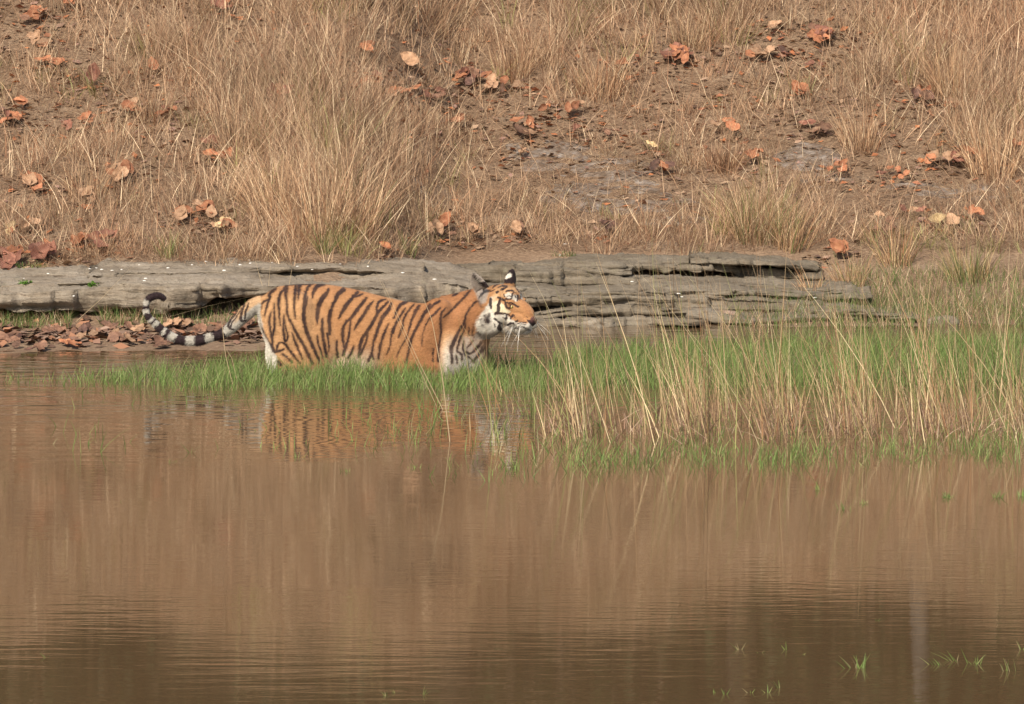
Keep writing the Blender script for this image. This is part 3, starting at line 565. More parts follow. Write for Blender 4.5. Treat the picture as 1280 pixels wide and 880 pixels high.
# white chips on the rock
m, n, l, b = material('white_chip', .8, .2); b.inputs['Base Color'].default_value = (.72, .71, .68, 1); CHIP = m
dg_ = bpy.context.evaluated_depsgraph_get()
CH = [(112, 336), (127, 337), (140, 338), (152, 337), (120, 335), (182, 348), (180, 351), (30, 348), (92, 370), (174, 331), (313, 329), (257, 327), (280, 338), (312, 325), (300, 331), (340, 328), (366, 324), (425, 330), (503, 341), (543, 349), (372, 333), (390, 337), (460, 333), (700, 319), (706, 305), (848, 367), (852, 371), (790, 352), (1018, 372), (60, 342), (210, 335), (240, 331)]
chip_me = None
for i, (px, py) in enumerate(CH):
    o_ = Vector((0, 0, CAM_Z)); d_ = Vector([float(v) for v in W(px, py, 25)]) - o_; d_.normalize()
    hit, loc, nor, fi, ob, mt_ = S.ray_cast(dg_, o_, d_)
    if not hit: continue
    if chip_me is None:
        c = blobrock('white_chip', loc, .012, .012, .006, 3, CHIP, sub=2); chip_me = c.data
    else:
        c = bpy.data.objects.new('white_chip', chip_me); COL.objects.link(c); c.location = loc
    k = random.uniform(.3, .75); c.scale = (k * random.uniform(1, 2), k, k)
    tag(c, 'tiny white chip lying on the grey rock', 'chip', 'white chips on the rocks')
# small leafy plants on the shelf
def leafy(p, r, h, cnt, label):
    rt = bpy.data.objects.new('green_plant', None); COL.objects.link(rt); rt.location = p
    tag(rt, label, 'plant')
    nb = cnt; th = RNG.uniform(0, 6.28, nb); rr = np.sqrt(RNG.random(nb)) * r
    Pb = np.stack([rr * np.cos(th), rr * np.sin(th) * .6, RNG.uniform(.2, 1, nb) * h], -1)
    V = []; q = []
    for i in range(nb):
        s = random.uniform(.008, .014); c = Vector(Pb[i]); a = random.uniform(0, 6.28); t = random.uniform(.2, 1.2)
        u = Vector((math.cos(a), math.sin(a), .2)); w_ = Vector((-math.sin(a) * math.cos(t), math.cos(a) * math.cos(t), math.sin(t)))
        k = len(V); V += [c - u * s, c - w_ * s * .6, c + u * s, c + w_ * s * .6]; q.append((k, k + 1, k + 2, k + 3))
    cols = np.repeat(np.array([(.12, .25, .035)]) * RNG.uniform(.6, 1.3, (nb, 1)), 4, 0)
    link('foliage', mesh_from('foliage', np.array([v[:] for v in V]), quads=q, cols=cols), GREEN, rt)
    b = blades(np.zeros((6, 3)), np.full(6, h * .8), np.full(6, .004), RNG.normal(0, .5, (6, 2)), np.zeros(6))
    st = blade_obj('stem', [(b, np.tile(np.array([(.14, .16, .05)]), (6, 1)))], GREEN); st.parent = rt
leafy(P3(31, 362, 24.9), .045, .06, 90, 'small bright green plant in the crack at the left end of the rock shelf')
leafy(P3(62, 364, 24.9), .02, .03, 30, 'tiny green sprig right of the bright green plant on the shelf')
leafy(P3(117, 364, 24.95), .04, .06, 60, 'loose green plant in the crack above the tail on the rock shelf')

# ------------------------------------------------------------------ green grass in the shallows, dry stems, sprigs
def scatter_px(n_, f, box):
    px = RNG.uniform(box[0], box[2], n_); py = RNG.uniform(box[1], box[3], n_); k = RNG.random(n_) < f(px, py); return px[k], py[k]
def on_water(px, py):
    b = (440.0 - py) / F_PX; k = (b * math.cos(PITCH) - math.sin(PITCH)) / (b * math.sin(PITCH) + math.cos(PITCH))
    y = -CAM_Z / k; return y * ((px - 640.0) / F_PX) / (b * math.sin(PITCH) + math.cos(PITCH)), y
nz = lambda px, py, sx_, sy_, o_: fbm(np.stack([px / sx_ + o_, py / sy_, 0 * px], -1), 3)
def dens_green(px, py):
    top = np.interp(px, [-40, 90, 180, 300, 620, 700, 760, 900, 1320], [474, 470, 468, 459, 456, 447, 440, 432, 428])
    bot = np.interp(px, [-40, 90, 180, 300, 620, 760, 1320], [478, 478, 484, 487, 488, 484, 484])
    d = sstep(-6, 4, py - top) * (1 - sstep(-3, 5, py - bot))
    dens = np.interp(px, [-40, 60, 100, 180, 260, 560, 800, 1320], [.30, .30, .5, .8, 1, 1, .95, .85])
    return d * dens * np.clip(.75 + 1.0 * nz(px, py, 40, 18, 0), .1, 1)
def dens_fringe(px, py):
    c = np.interp(px, [470, 640, 760, 900, 1000, 1100, 1280], [590, 586, 578, 572, 570, 566, 560])
    d = np.exp(-((py - c) / 11.0) ** 2)
    return d * np.interp(px, [440, 600, 660, 1320], [.0, .25, .8, 1.0]) * np.clip(.45 + 1.8 * nz(px, py, 30, 14, 9), 0, 1)
def dens_mid(px, py):
    d = sstep(484, 500, py) * (1 - sstep(560, 590, py))
    return d * np.interp(px, [0, 380, 520, 640, 1320], [0.03, .09, .40, .6, .7]) * np.clip(.35 + 1.8 * nz(px, py, 35, 20, 20), 0, 1)
def greens(nb, b=1.0):
    base = np.array([(.17, .26, .07), (.23, .32, .095), (.13, .19, .05), (.31, .35, .13), (.32, .28, .15)])
    return base[RNG.choice(5, nb, p=[.35, .22, .21, .12, .10])] * RNG.uniform(.6, 1.1, (nb, 1)) * b
parts = []
for f, box, n_, h0, h1 in [(dens_green, (-40, 425, 1320, 495), 40000, .05, .14), (dens_fringe, (430, 540, 1320, 615), 8500, .02, .08), (dens_mid, (360, 480, 1320, 590), 10000, .03, .11)]:
    px, py = scatter_px(n_, f, (box[0] if f is not dens_mid else -20, *box[1:])); x, y = on_water(px, py); nb = len(x)
    tall = np.where(px > 650, 1.15, 1.0) * np.clip(1 + .6 * nz(px, py, 60, 30, 33), .6, 1.6)
    if f is dens_green: tall *= np.where(px < 170, .7, 1) * np.where((px > 320) & (px < 620), 1.12, 1)
    h = RNG.uniform(h0, h1, nb) * tall
    parts.append((blades(np.stack([x, y, np.full(nb, -.012)], -1), h, RNG.uniform(.003, .0055, nb), RNG.normal(0, .38, (nb, 2)) + np.array([.05, 0]), RNG.uniform(0, .9, nb), seg=3), greens(nb)))
# grass at the foot of the rocks and at the right end of the bank
for (px0, px1, py0, py1, n_, h1) in [(0, 90, 395, 412, 700, .10), (125, 185, 396, 408, 260, .12), (190, 320, 388, 410, 520, .09), (900, 1290, 385, 412, 2600, .16), (1060, 1290, 340, 390, 1500, .14), (20, 60, 328, 334, 120, .04), (690, 720, 314, 320, 120, .03)]:
    px = RNG.uniform(px0, px1, n_); py = RNG.uniform(py0, py1, n_)
    if py0 < 335: pp = np.array([W(a, b_ + 2, 25.6 if px0 < 100 else 27.2) for a, b_ in zip(px, py)])
    else: pp = np.array([G(a, b_)[:] for a, b_ in zip(px, py)])
    col_ = greens(n_, .85); k = RNG.random(n_) < .35; col_[k] = straw_cols(k.sum())
    parts.append((blades(pp, RNG.uniform(.3, 1, n_) * h1, RNG.uniform(.0025, .0045, n_), RNG.normal(0, .45, (n_, 2)), RNG.uniform(0, .8, n_)), col_))
gg = blade_obj('green_grass', parts, GREEN); tag(gg, kind='stuff')

# dry standing stems in the water
def dens_stem(px, py):
    c = np.interp(px, [550, 640, 760, 1280], [540, 540, 540, 535])
    d = np.exp(-((py - c) / 20.0) ** 2) + .35 * sstep(478, 500, py) * (1 - sstep(545, 556, py))
    w_ = np.interp(px, [560, 620, 680, 740, 800, 850, 1000, 1180, 1230, 1320], [0, .10, .35, .5, .6, .95, 1, .8, .55, .4])
    return np.clip(d * w_ * np.clip(.65 + 1.6 * nz(px, py, 30, 60, 50), .12, 1), 0, 1)
px, py = scatter_px(4000, dens_stem, (555, 475, 1330, 562)); x, y = on_water(px, py); nb = len(x)
hs = np.where(RNG.random(nb) < .42, RNG.uniform(.35, .95, nb), RNG.uniform(.10, .42, nb)) * np.interp(px, [560, 700, 820, 1280], [.6, .75, 1, 1])
lean = np.stack([RNG.normal(-.22, .27, nb), RNG.normal(0, .15, nb)], -1)
cs = straw_cols(nb, 1.0) * np.array([.97, .99, .88]); k = RNG.random(nb) < .22; cs[k] = np.array([.30, .30, .12]) * RNG.uniform(.7, 1.2, (k.sum(), 1)); k = hs < .2; cs[k] *= np.array([.72, .66, .6])
B = blades(np.stack([x, y, np.full(nb, -.02)], -1), hs, RNG.uniform(.0025, .0055, nb), lean, RNG.uniform(-.15, .5, nb), seg=5)
# short dead leaves crossing at the foot
px2, py2 = scatter_px(5000, lambda a, b_: dens_stem(a, b_) * sstep(495, 520, b_), (600, 490, 1320, 560)); x2, y2 = on_water(px2, py2); n2_ = len(x2)
B_ = blades(np.stack([x2, y2, RNG.uniform(-.01, .05, n2_)], -1), RNG.uniform(.03, .12, n2_), RNG.uniform(.002, .0045, n2_), RNG.normal(0, 1.0, (n2_, 2)), RNG.uniform(-.3, 1.0, n2_), seg=2)
ds = blade_obj('dry_stems', [(B, cs), (B_, straw_cols(n2_, .66, .8))], STRAW); tag(ds, kind='stuff')

# single long stalks that stand apart
def stalk(p0, pts, wdt, label, col=(.52, .40, .25)):
    P = [Vector(p0)] + [Vector(p) for p in pts]; V = []; q = []; o0 = P[0].copy()
    n_ = 14; Q = []
    for i in range(n_ + 1):
        t = i / n_ * (len(P) - 1); a = min(int(t), len(P) - 2); u = t - a; Q.append(P[a].lerp(P[a + 1], u) - o0)
    ring = 4
    for i, c in enumerate(Q):
        r_ = wdt * .5 * (1 - .75 * i / n_)
        for k in range(ring): a = math.pi / 2 * k; V.append((c.x + r_ * math.cos(a), c.y + r_ * math.sin(a), c.z))
    for i in range(n_):
        for k in range(ring): a, b_ = i * ring + k, i * ring + (k + 1) % ring; q.append((a, b_, b_ + ring, a + ring))
    me = mesh_from('dry_stalk', V, quads=q, cols=np.tile(np.array([col]), (len(V), 1)))
    o = link('dry_stalk', me, STRAW); o.location = o0; return tag(o, label, 'grass stalk', 'single dry stalks')
def at_(px, py, y): return W(px, py, y)
for base, tops, wd, lb in [
    ((556, 512), [(525, 455), (478, 352)], .006, 'long pale stalk leaning left across the shoulder of the tiger'),
    ((563, 552), [(553, 470), (540, 400), (525, 362)], .006, 'long pale stalk rising steeply in front of the shoulder of the tiger'),
    ((548, 508), [(510, 430), (470, 340)], .0035, 'thin stalk crossing the ribs of the tiger beside the long pale one'),
    ((650, 500), [(632, 440), (625, 340)], .003, 'thin upright stalk crossing the far ear of the tiger'),
    ((700, 540), [(690, 450), (655, 365)], .004, 'stalk leaning left just in front of the nose of the tiger'),
    ((718, 545), [(712, 470), (672, 380)], .003, 'thin stalk right of the one in front of the nose'),
    ((740, 545), [(726, 460), (715, 395)], .004, 'pale stalk standing in water right of the nose stalks'),
    ((292, 480), [(282, 445), (277, 400), (283, 395)], .005, 'pale bent stalk in front of the root of the tail'),
    ((298, 480), [(290, 448), (280, 432)], .004, 'short pale stalk beside the bent one at the tail root'),
    ((1000, 545), [(985, 470), (940, 330)], .005, 'tall pale stalk leaning left in the middle of the dry stems'),
    ((1090, 540), [(1082, 440), (1076, 300)], .005, 'tallest upright stalk in the right half of the dry stems'),
    ((1205, 540), [(1195, 440), (1190, 330)], .004, 'tall stalk near the right end of the dry stems'),
    ((850, 550), [(815, 450), (775, 350)], .004, 'tall stalk leaning left at the left end of the dense dry stems'),
    ((930, 548), [(890, 440), (865, 330)], .004, 'tall thin stalk leaning left before the outcrop')]:
    p0 = A(*base); p0.z = -.02
    stalk(p0, [at_(a, b_, p0.y + .03 * i) for i, (a, b_) in enumerate(tops)], wd, lb)
# fallen straw arching over the foot of the shelf
stalk(P3(172, 402, 24.2), [at_(215, 395, 24.25), at_(262, 382, 24.3), at_(322, 369, 24.5)], .005, 'long straw leaning on the rock shelf behind the tail')
stalk(P3(95, 402, 24.2), [at_(125, 375, 24.3), at_(163, 335, 24.6)], .005, 'pale straw leaning up the shelf left of the tail')
for i, (a, b_, c, d_) in enumerate([(330, 365, 318, 322), (335, 366, 338, 330), (360, 365, 366, 330)]):
    stalk(P3(a, b_, 24.9), [at_(c, d_, 25.0)], .004, ['dry stalk standing on the shelf above the rump', 'second dry stalk from the rump on the shelf', 'dry stalk on the shelf above the hind back'][i])

def sprig(px, py, h, cnt, label, lean=(0, 0)):
    p = A(px, py); th = RNG.uniform(0, 6.28, cnt)
    ln = np.stack([np.cos(th), np.sin(th) * .5], -1) * RNG.uniform(.2, 1.2, (cnt, 1)) + np.array(lean)
    b = blades(np.stack([RNG.normal(0, .012 if cnt > 4 else 0, cnt), RNG.normal(0, .012 if cnt > 4 else 0, cnt), np.full(cnt, -.012)], -1), RNG.uniform(.5, 1, cnt) * h, RNG.uniform(.003, .005, cnt), ln, RNG.uniform(0, .5, cnt), seg=3)
    o = blade_obj('grass_sprig', [(b, greens(cnt, 1.0))], GREEN); o.location = p
    return tag(o, label, 'grass sprig', 'green grass sprigs standing in the water')
for px, py, h, c, lb, ln in [
    (60, 822, .04, 3, 'single bent green sprig alone at the lower left', (-1, 0)), (483, 870, .035, 4, 'small sprig at the bottom left of the middle', (-.5, 0)), (495, 866, .035, 3, 'upright sprig right beside the small one at the bottom', (0, 0)), (528, 868, .04, 3, 'sprig rising right of the pair at the bottom', (.3, 0)),
    (1072, 835, .06, 14, 'bushy sprig in the lower right, the fullest one there', (0, 0)), (1175, 832, .04, 9, 'left sprig of the lower right pair leaning left', (-.8, 0)), (1195, 826, .045, 7, 'right sprig of the lower right pair', (-.7, 0)), (1217, 830, .06, 8, 'tall narrow sprig right of the lower right pair', (-.1, 0)), (1262, 838, .06, 8, 'sprig near the lower right corner', (-.1, 0)), (1277, 812, .05, 4, 'sprig cut by the right edge near the bottom', (0, 0)),
    (925, 812, .04, 4, 'faint sprig pair above the lower middle right', (0, 0)), (950, 816, .03, 3, 'tiny sprig left of the bent one', (0, 0)), (983, 812, .045, 3, 'bent sprig in the dark water right of middle', (-.6, 0)), (1003, 818, .03, 2, 'tiny sprig beside the bent one', (0, 0)),
    (893, 866, .035, 3, 'small low sprig at the bottom right of middle', (0, 0)), (906, 868, .04, 3, 'upright small sprig beside the low one', (0, 0)), (938, 866, .03, 3, 'slanting sprig near the bottom edge', (-.3, 0)), (960, 866, .045, 3, 'thin tall sprig near the bottom edge', (0, 0)), (975, 860, .045, 4, 'leaning sprig right of the thin tall one', (-.4, 0)),
    (1095, 776, .03, 3, 'short sprig above the bushy one', (0, 0)), (1183, 622, .04, 34, 'round green tuft below the dry stems at the right', (0, 0)), (1247, 622, .05, 22, 'green tuft second from the right edge below the stems', (0, 0)), (1275, 620, .05, 20, 'green tuft at the right edge below the stems', (0, 0)),
    (1055, 636, .05, 10, 'thin loose sprig below the stems', (0, 0)), (1080, 630, .035, 14, 'low wide sprig left of the round tuft', (0, 0)), (1022, 612, .06, 8, 'leggy sprig under the middle of the stems', (.4, 0)), (520, 585, .04, 9, 'small tuft in open water left of the stems', (0, 0)), (432, 590, .035, 7, 'tiny tuft below the reflection of the tiger', (0, 0)),
    (372, 572, .05, 6, 'sprig standing in the reflection of the tiger', (0, 0)), (215, 578, .035, 5, 'low sprig below the reflection of the tail', (.6, 0)), (110, 556, .07, 3, 'thin sprig in open water at the left', (0, 0)), (238, 566, .07, 3, 'thin sprig between the two reflections', (.2, 0)), (345, 560, .05, 5, 'sprig at the left end of the reflected stripes', (0, 0)), (150, 628, .04, 2, 'lone faint sprig low on the left', (0, 0))]:
    sprig(px, py, h, c, lb, ln)

# ------------------------------------------------------------------ the tiger
TY = 22.25                                   # distance of its mid plane
def TP(px, py, dy=0.0): return W(px, py, TY + dy)
TS = 4940 / TY
tb = bmesh.new()
def add_loft(rings):
    """rings: list of (n,3) loops, capped"""
    vs = [[tb.verts.new(tuple(p)) for p in r_] for r_ in rings]; n_ = len(vs[0])
    for a, b_ in zip(vs[:-1], vs[1:]):
        for i in range(n_): tb.faces.new((a[i], a[(i + 1) % n_], b_[(i + 1) % n_], b_[i]))
    tb.faces.new(vs[0][::-1]); tb.faces.new(vs[-1])
def catm(P, per=8):
    P = np.array(P, float); Q = np.vstack([2 * P[0] - P[1], P, 2 * P[-1] - P[-2]]); out = []
    for i in range(1, len(Q) - 2):
        for k in range(per):
            t = k / per; a, b_, c, d = Q[i - 1], Q[i], Q[i + 1], Q[i + 2]
            out.append(.5 * ((2 * b_) + (-a + c) * t + (2 * a - 5 * b_ + 4 * c - d) * t * t + (-a + 3 * b_ - 3 * c + d) * t ** 3))
    out.append(P[-1]); return np.array(out)
def tube(pts, rad, per=6, nseg=20, flat=1.0):
    C = catm(np.column_stack([np.array(pts, float), np.array(rad, float)]), per); rings = []
    T = np.gradient(C[:, :3], axis=0); T /= np.linalg.norm(T, axis=1)[:, None]
    ref = np.array([0, 1.0, 0])
    for c, t in zip(C, T):
        s = ref - t * np.dot(ref, t)
        if np.linalg.norm(s) < .1: s = np.array([1.0, 0, 0]) - t * t[0]
        s /= np.linalg.norm(s); u = np.cross(t, s)
        a = np.linspace(0, 2 * np.pi, nseg, endpoint=False)
        rings.append(c[:3] + (np.cos(a)[:, None] * s * flat + np.sin(a)[:, None] * u) * max(c[3], .002))
    add_loft(rings)
def ell(c, r_, rot=None, sub=4):
    M = Matrix.Translation(Vector([float(v) for v in c])) @ (rot.to_4x4() if rot is not None else Matrix.Identity(4)) @ Matrix.Diagonal((*[float(v) for v in r_], 1))
    bmesh.ops.create_icosphere(tb, subdivisions=sub, radius=1, matrix=M)
# trunk: (px, row of the back, row of the belly, half width)
SEC = catm([(324, 377, 402, .045), (333, 367, 428, .085), (345, 359.5, 452, .125), (360, 356, 466, .145), (382, 354.8, 474, .155), (405, 355, 480, .16), (430, 358.5, 487, .155), (455, 364, 492, .158), (480, 370.5, 495, .160), (505, 376, 494, .158),
            (530, 379, 492, .155), (550, 376, 488, .148), (565, 368.5, 482, .14), (580, 363.5, 470, .13), (594, 360.5, 450, .118), (604, 361, 430, .10)], 5)
rings = []
for px, pt, pb, hw in SEC:
    zt, zb = zat(pt, TY), zat(pb, TY); x = xat(px, 420, TY); a = np.linspace(0, 2 * np.pi, 40, endpoint=False)
    cz, rz = (zt + zb) / 2, (zt - zb) / 2
    ca, sa = np.cos(a), np.sin(a)
    wz = 1 - .22 * np.clip(sa, 0, 1) ** 2             # narrower towards the spine
    rings.append(np.column_stack([np.full(40, x), TY + hw * wz * np.sign(ca) * np.abs(ca) ** .92, cz + rz * np.sign(sa) * np.abs(sa) ** .95]))
add_loft(rings)
for sd in (-1, 1):
    # haunch, thigh, hock, hind paw on the bed
    ell(TP(368, 410, sd * .098), (.15, .085, .21)); ell(TP(358, 440, sd * .095), (.115, .075, .20))
    ell(TP(383, 432, sd * .098), (.13, .08, .20), Matrix.Rotation(-.25, 3, 'Y'))
    bx0 = xat(372, 440, TY)
    tube([TP(372, 440, sd * .08), (bx0 + .06, TY + sd * .09, -.02), (bx0 - .10, TY + sd * .09, -.22), (bx0 - .02, TY + sd * .09, -.42), (bx0 + .10, TY + sd * .09, -.46)], [.12, .085, .05, .045, .05], nseg=16)
    # shoulder, upper arm, front leg
    ell(TP(543, 412, sd * .100), (.115, .075, .185), Matrix.Rotation(.25, 3, 'Y')); ell(TP(564, 440, sd * .098), (.10, .075, .19), Matrix.Rotation(-.2, 3, 'Y'))
    fx = xat(556, 440, TY) + .03 * sd
    tube([TP(560, 440, sd * .09), (fx, TY + sd * .10, -.05), (fx + .02, TY + sd * .10, -.26), (fx + .03, TY + sd * .10, -.43), (fx + .09, TY + sd * .10, -.46)], [.10, .075, .055, .05, .055], nseg=16)
# chest and throat
ell(TP(584, 440, 0), (.118, .12, .17)); ell(TP(590, 424, -.02), (.10, .10, .12))
# tail
TAILP = [(342, 379, 6), (331, 377.5, 9), (320, 381.5, 10.2), (308, 391, 9.8), (298, 401, 8.6), (286, 412, 7.4), (276, 418, 6.3), (264, 421.5, 5.8), (250, 425.5, 6.6), (238, 426, 6.3), (227, 425.3, 5.7), (216, 421, 5.5), (207, 415.5, 5.4), (200, 410, 5.1), (193, 403, 4.7), (186, 396, 4.2), (183, 387, 3.9), (183.5, 378, 4.0), (187.5, 372.5, 4.5), (196, 369.4, 4.4), (202, 370.8, 4.0), (207, 374.5, 3.0)]
yo = np.interp(np.arange(len(TAILP)), [0, 7, 13, 21], [0, -.03, .0, .05])
tpts = [TP(a, b_, yo[i]) for i, (a, b_, c) in enumerate(TAILP)]; tube(tpts, [c / TS for a, b_, c in TAILP], per=6, nseg=16)
# head frame: f forward, l to its left, u up
YAW, ROLL, HP = R(42), R(5), R(0)
HO = TP(626.5, 385, -.10)
fv = Vector((math.cos(YAW), -math.sin(YAW), 0)); lv = Vector((math.sin(YAW) * math.cos(ROLL), math.cos(YAW) * math.cos(ROLL), math.sin(ROLL))); uv = fv.cross(lv); uv.normalize()
HM = np.array([fv[:], lv[:], uv[:]])           # rows
HR = Matrix([[fv[i], lv[i], uv[i]] for i in range(3)])
def HPt(f, l_, u): return HO + np.array([f, l_, u]) @ HM
def hell(f, l_, u, rf, rl, ru, sub=4, rot=None): ell(HPt(f, l_, u), (rf, rl, ru), HR @ rot if rot is not None else HR, sub)
pitch = lambda a: Matrix.Rotation(a, 3, 'Y')
yawm = lambda a: Matrix.Rotation(a, 3, 'Z')
hell(-.005, 0, .030, .125, .112, .105)             # skull
hell(.045, 0, .062, .095, .082, .068)              # brow dome
hell(.150, 0, .010, .100, .040, .045, rot=pitch(.42))   # bridge of the nose
hell(.120, 0, .012, .085, .062, .050, rot=pitch(.35))
for s in (-1, 1):
    hell(.055, s * .060, -.010, .075, .055, .070)  # cheekbones
    hell(-.005, s * .085, -.066, .074, .050, .074) # ruff
    hell(-.050, s * .080, -.025, .066, .052, .100)
    hell(.192, s * .029, -.078, .046, .034, .034)  # whisker pads
    hell(.125, s * .040, -.050, .075, .038, .045)
    hell(.112, s * .050, .046, .032, .020, .014)   # brow ridges
hell(.185, 0, -.056, .060, .038, .036)
hell(.224, 0, -.050, .025, .024, .020); hell(.190, 0, -.018, .060, .034, .038, rot=pitch(.75))             # nose
hell(.155, 0, -.106, .062, .036, .026)             # lower jaw
hell(.190, 0, -.116, .026, .025, .018)             # chin
hell(.07, 0, -.095, .09, .06, .040)
# neck joining head and trunk
tube([TP(560, 405), TP(585, 398, -.02), TP(606, 396, -.05), HPt(-.03, 0, -.01)], [.165, .150, .125, .095], nseg=28, flat=.82)
# ears: cupped shells
def ear(base, up, lat, back, H_, Wd, bulge, thick=.011):
    up = Vector(up).normalized(); lat = Vector(lat); lat = (lat - up * lat.dot(up)).normalized(); nb_ = Vector(back); nb_ = (nb_ - up * nb_.dot(up) - lat * nb_.dot(lat)).normalized()
    na, nh = 12, 12; P = np.zeros((2, nh + 1, na + 1, 3))
    for i in range(nh + 1):
        t = i / nh; w_ = Wd * (1 - t ** 2.6) ** .5 * (1 - .18 * t) if t < 1 else .002; w_ = max(w_, .002)
        for j in range(na + 1):
            a = j / na * 2 - 1
            c = Vector([float(v) for v in base]) + up * (H_ * t) + lat * (a * w_) + nb_ * (bulge * (1 - a * a) * (1 - .55 * t) - .3 * bulge)
            for k in (0, 1): P[k, i, j] = (c + nb_ * (thick * (k - .5)))[:]
    v = [[[tb.verts.new(tuple(P[k, i, j])) for j in range(na + 1)] for i in range(nh + 1)] for k in (0, 1)]
    for i in range(nh):
        for j in range(na):
            tb.faces.new((v[0][i][j], v[0][i][j + 1], v[0][i + 1][j + 1], v[0][i + 1][j])); tb.faces.new((v[1][i][j], v[1][i + 1][j], v[1][i + 1][j + 1], v[1][i][j + 1]))
    for i in range(nh):
        tb.faces.new((v[0][i][0], v[0][i + 1][0], v[1][i + 1][0], v[1][i][0])); tb.faces.new((v[0][i][na], v[1][i][na], v[1][i + 1][na], v[0][i + 1][na]))
    for j in range(na):
        tb.faces.new((v[0][0][j], v[1][0][j], v[1][0][j + 1], v[0][0][j + 1])); tb.faces.new((v[0][nh][j], v[0][nh][j + 1], v[1][nh][j + 1], v[1][nh][j]))
near_base, near_tip = TP(604, 362, -.17), TP(591.2, 341.5, -.20)
far_base, far_tip = TP(637, 360, -.00), TP(641.0, 335.6, -.00)
ear(near_base, near_tip - near_base, (.9, -.35, .35), (.55, .75, .3), np.linalg.norm(near_tip - near_base), .043, .022)
ear(far_base, far_tip - far_base, (1, .3, 0), (-.35, -.9, .1), np.linalg.norm(far_tip - far_base), .038, .026)
bmesh.ops.recalc_face_normals(tb, faces=tb.faces)
raw = bpy.data.meshes.new('raw'); tb.to_mesh(raw); tb.free()
tmp = bpy.data.objects.new('raw', raw); COL.objects.link(tmp)
md = tmp.modifiers.new('r', 'REMESH'); md.mode = 'VOXEL'; md.voxel_size = .0042; md.adaptivity = 0
dgx = bpy.context.evaluated_depsgraph_get(); dgx.update()
body_me = bpy.data.meshes.new_from_object(tmp.evaluated_get(dgx)); bpy.data.objects.remove(tmp); bpy.data.meshes.remove(raw)
nv = len(body_me.vertices); V = np.empty(nv * 3, np.float32); body_me.vertices.foreach_get('co', V); V = V.reshape(-1, 3).astype(float)
ne = len(body_me.edges); E = np.empty(ne * 2, np.int32); body_me.edges.foreach_get('vertices', E); E = E.reshape(-1, 2)
deg = np.bincount(E.ravel(), minlength=nv)[:, None]
def relax(V, it, w_):
    for _ in range(it):
        Sm = np.zeros_like(V)
        for k in range(3): Sm[:, k] = np.bincount(E[:, 0], V[E[:, 1], k], nv) + np.bincount(E[:, 1], V[E[:, 0], k], nv)
        V = V + w_ * (Sm / deg - V)
    return V
px_, py_ = proj(V)
hz = sstep(596, 612, px_)                      # head keeps its detail
hz = np.maximum(hz, (py_ < 358) * (px_ > 585))
small = np.maximum(hz, 1 - sstep(255, 315, px_))
Vb = relax(V, 30, .5); Vh = relax(V, 5, .5); V = Vh * small[:, None] + Vb * (1 - small[:, None])
def groove(pts, depth, wdt):
    gx, gy = proj(V); P = catm(pts, 5); dist = np.full(nv, 1e9)
    for a, b_ in zip(P[:-1], P[1:]):
        d = b_ - a; t = np.clip(((gx - a[0]) * d[0] + (gy - a[1]) * d[1]) / max(d @ d, 1e-6), 0, 1); dist = np.minimum(dist, np.hypot(gx - a[0] - t * d[0], gy - a[1] - t * d[1]))
    V[:, 1] += np.clip((TY - V[:, 1]) / .05, -1, 1) * depth * np.exp(-(dist / wdt) ** 2) * (1 - hz)
groove([(398, 385), (415, 405), (425, 430), (418, 465)], .022, 9); groove([(517, 388), (508, 415), (515, 445), (522, 470)], .018, 8); groove([(574, 374), (560, 398), (552, 425), (556, 460)], .014, 6)
groove([(352, 392), (350, 420), (362, 450)], .010, 5); groove([(585, 380), (588, 400), (580, 425)], .010, 5); groove([(535, 400), (532, 430), (538, 455)], -.012, 8); groove([(378, 385), (382, 420), (392, 450)], -.012, 10)
V[:, 1] += np.clip((TY - V[:, 1]) / .05, -1, 1) * .007 * fbm(V * 9 + 2, 3) * (1 - hz)
# --- mirror to the near side, then read the pattern in side view
loc = (V - HO) @ HM.T
Vm = V.copy(); body = hz < .5
far = (V[:, 1] > TY) & body; Vm[far, 1] = 2 * TY - V[far, 1]
hf = (~body) & (loc[:, 1] > .012) & ~((loc[:, 2] > .075) & (loc[:, 0] < .03))
L2 = loc.copy(); L2[:, 1] = -np.abs(L2[:, 1]); Vm[hf] = HO + L2[hf] @ HM
qx, qy = proj(Vm)
jit = fbm(V * 130, 2) * .8 + fbm(V * np.array([200, 200, 60]), 1) * .5; qx = qx + jit; qy = qy + fbm(V * 130 + 7, 2) * 1.0
def stripe_field(tiles):
    """largest signed depth inside any stroke, in photo pixels"""
    best = np.full(nv, -9.0)
    for (ox, oy, sc), strokes in tiles:
        for st in strokes:
            P = catm([(ox + a / sc, oy + b_ / sc, w_ / sc) for a, b_, w_ in st], 4) if len(st) > 2 else np.array([(ox + a / sc, oy + b_ / sc, w_ / sc) for a, b_, w_ in st])
            x0, x1, y0, y1 = P[:, 0].min() - 6, P[:, 0].max() + 6, P[:, 1].min() - 6, P[:, 1].max() + 6
            s = np.where((qx > x0) & (qx < x1) & (qy > y0) & (qy < y1))[0]
            if not len(s): continue
            for a, b_ in zip(P[:-1], P[1:]):
                d = b_[:2] - a[:2]; L = max(d @ d, 1e-6)
                t = np.clip(((qx[s] - a[0]) * d[0] + (qy[s] - a[1]) * d[1]) / L, 0, 1)
                dist = np.hypot(qx[s] - a[0] - t * d[0], qy[s] - a[1] - t * d[1])
                best[s] = np.maximum(best[s], a[2] + t * (b_[2] - a[2]) - dist)
    return best
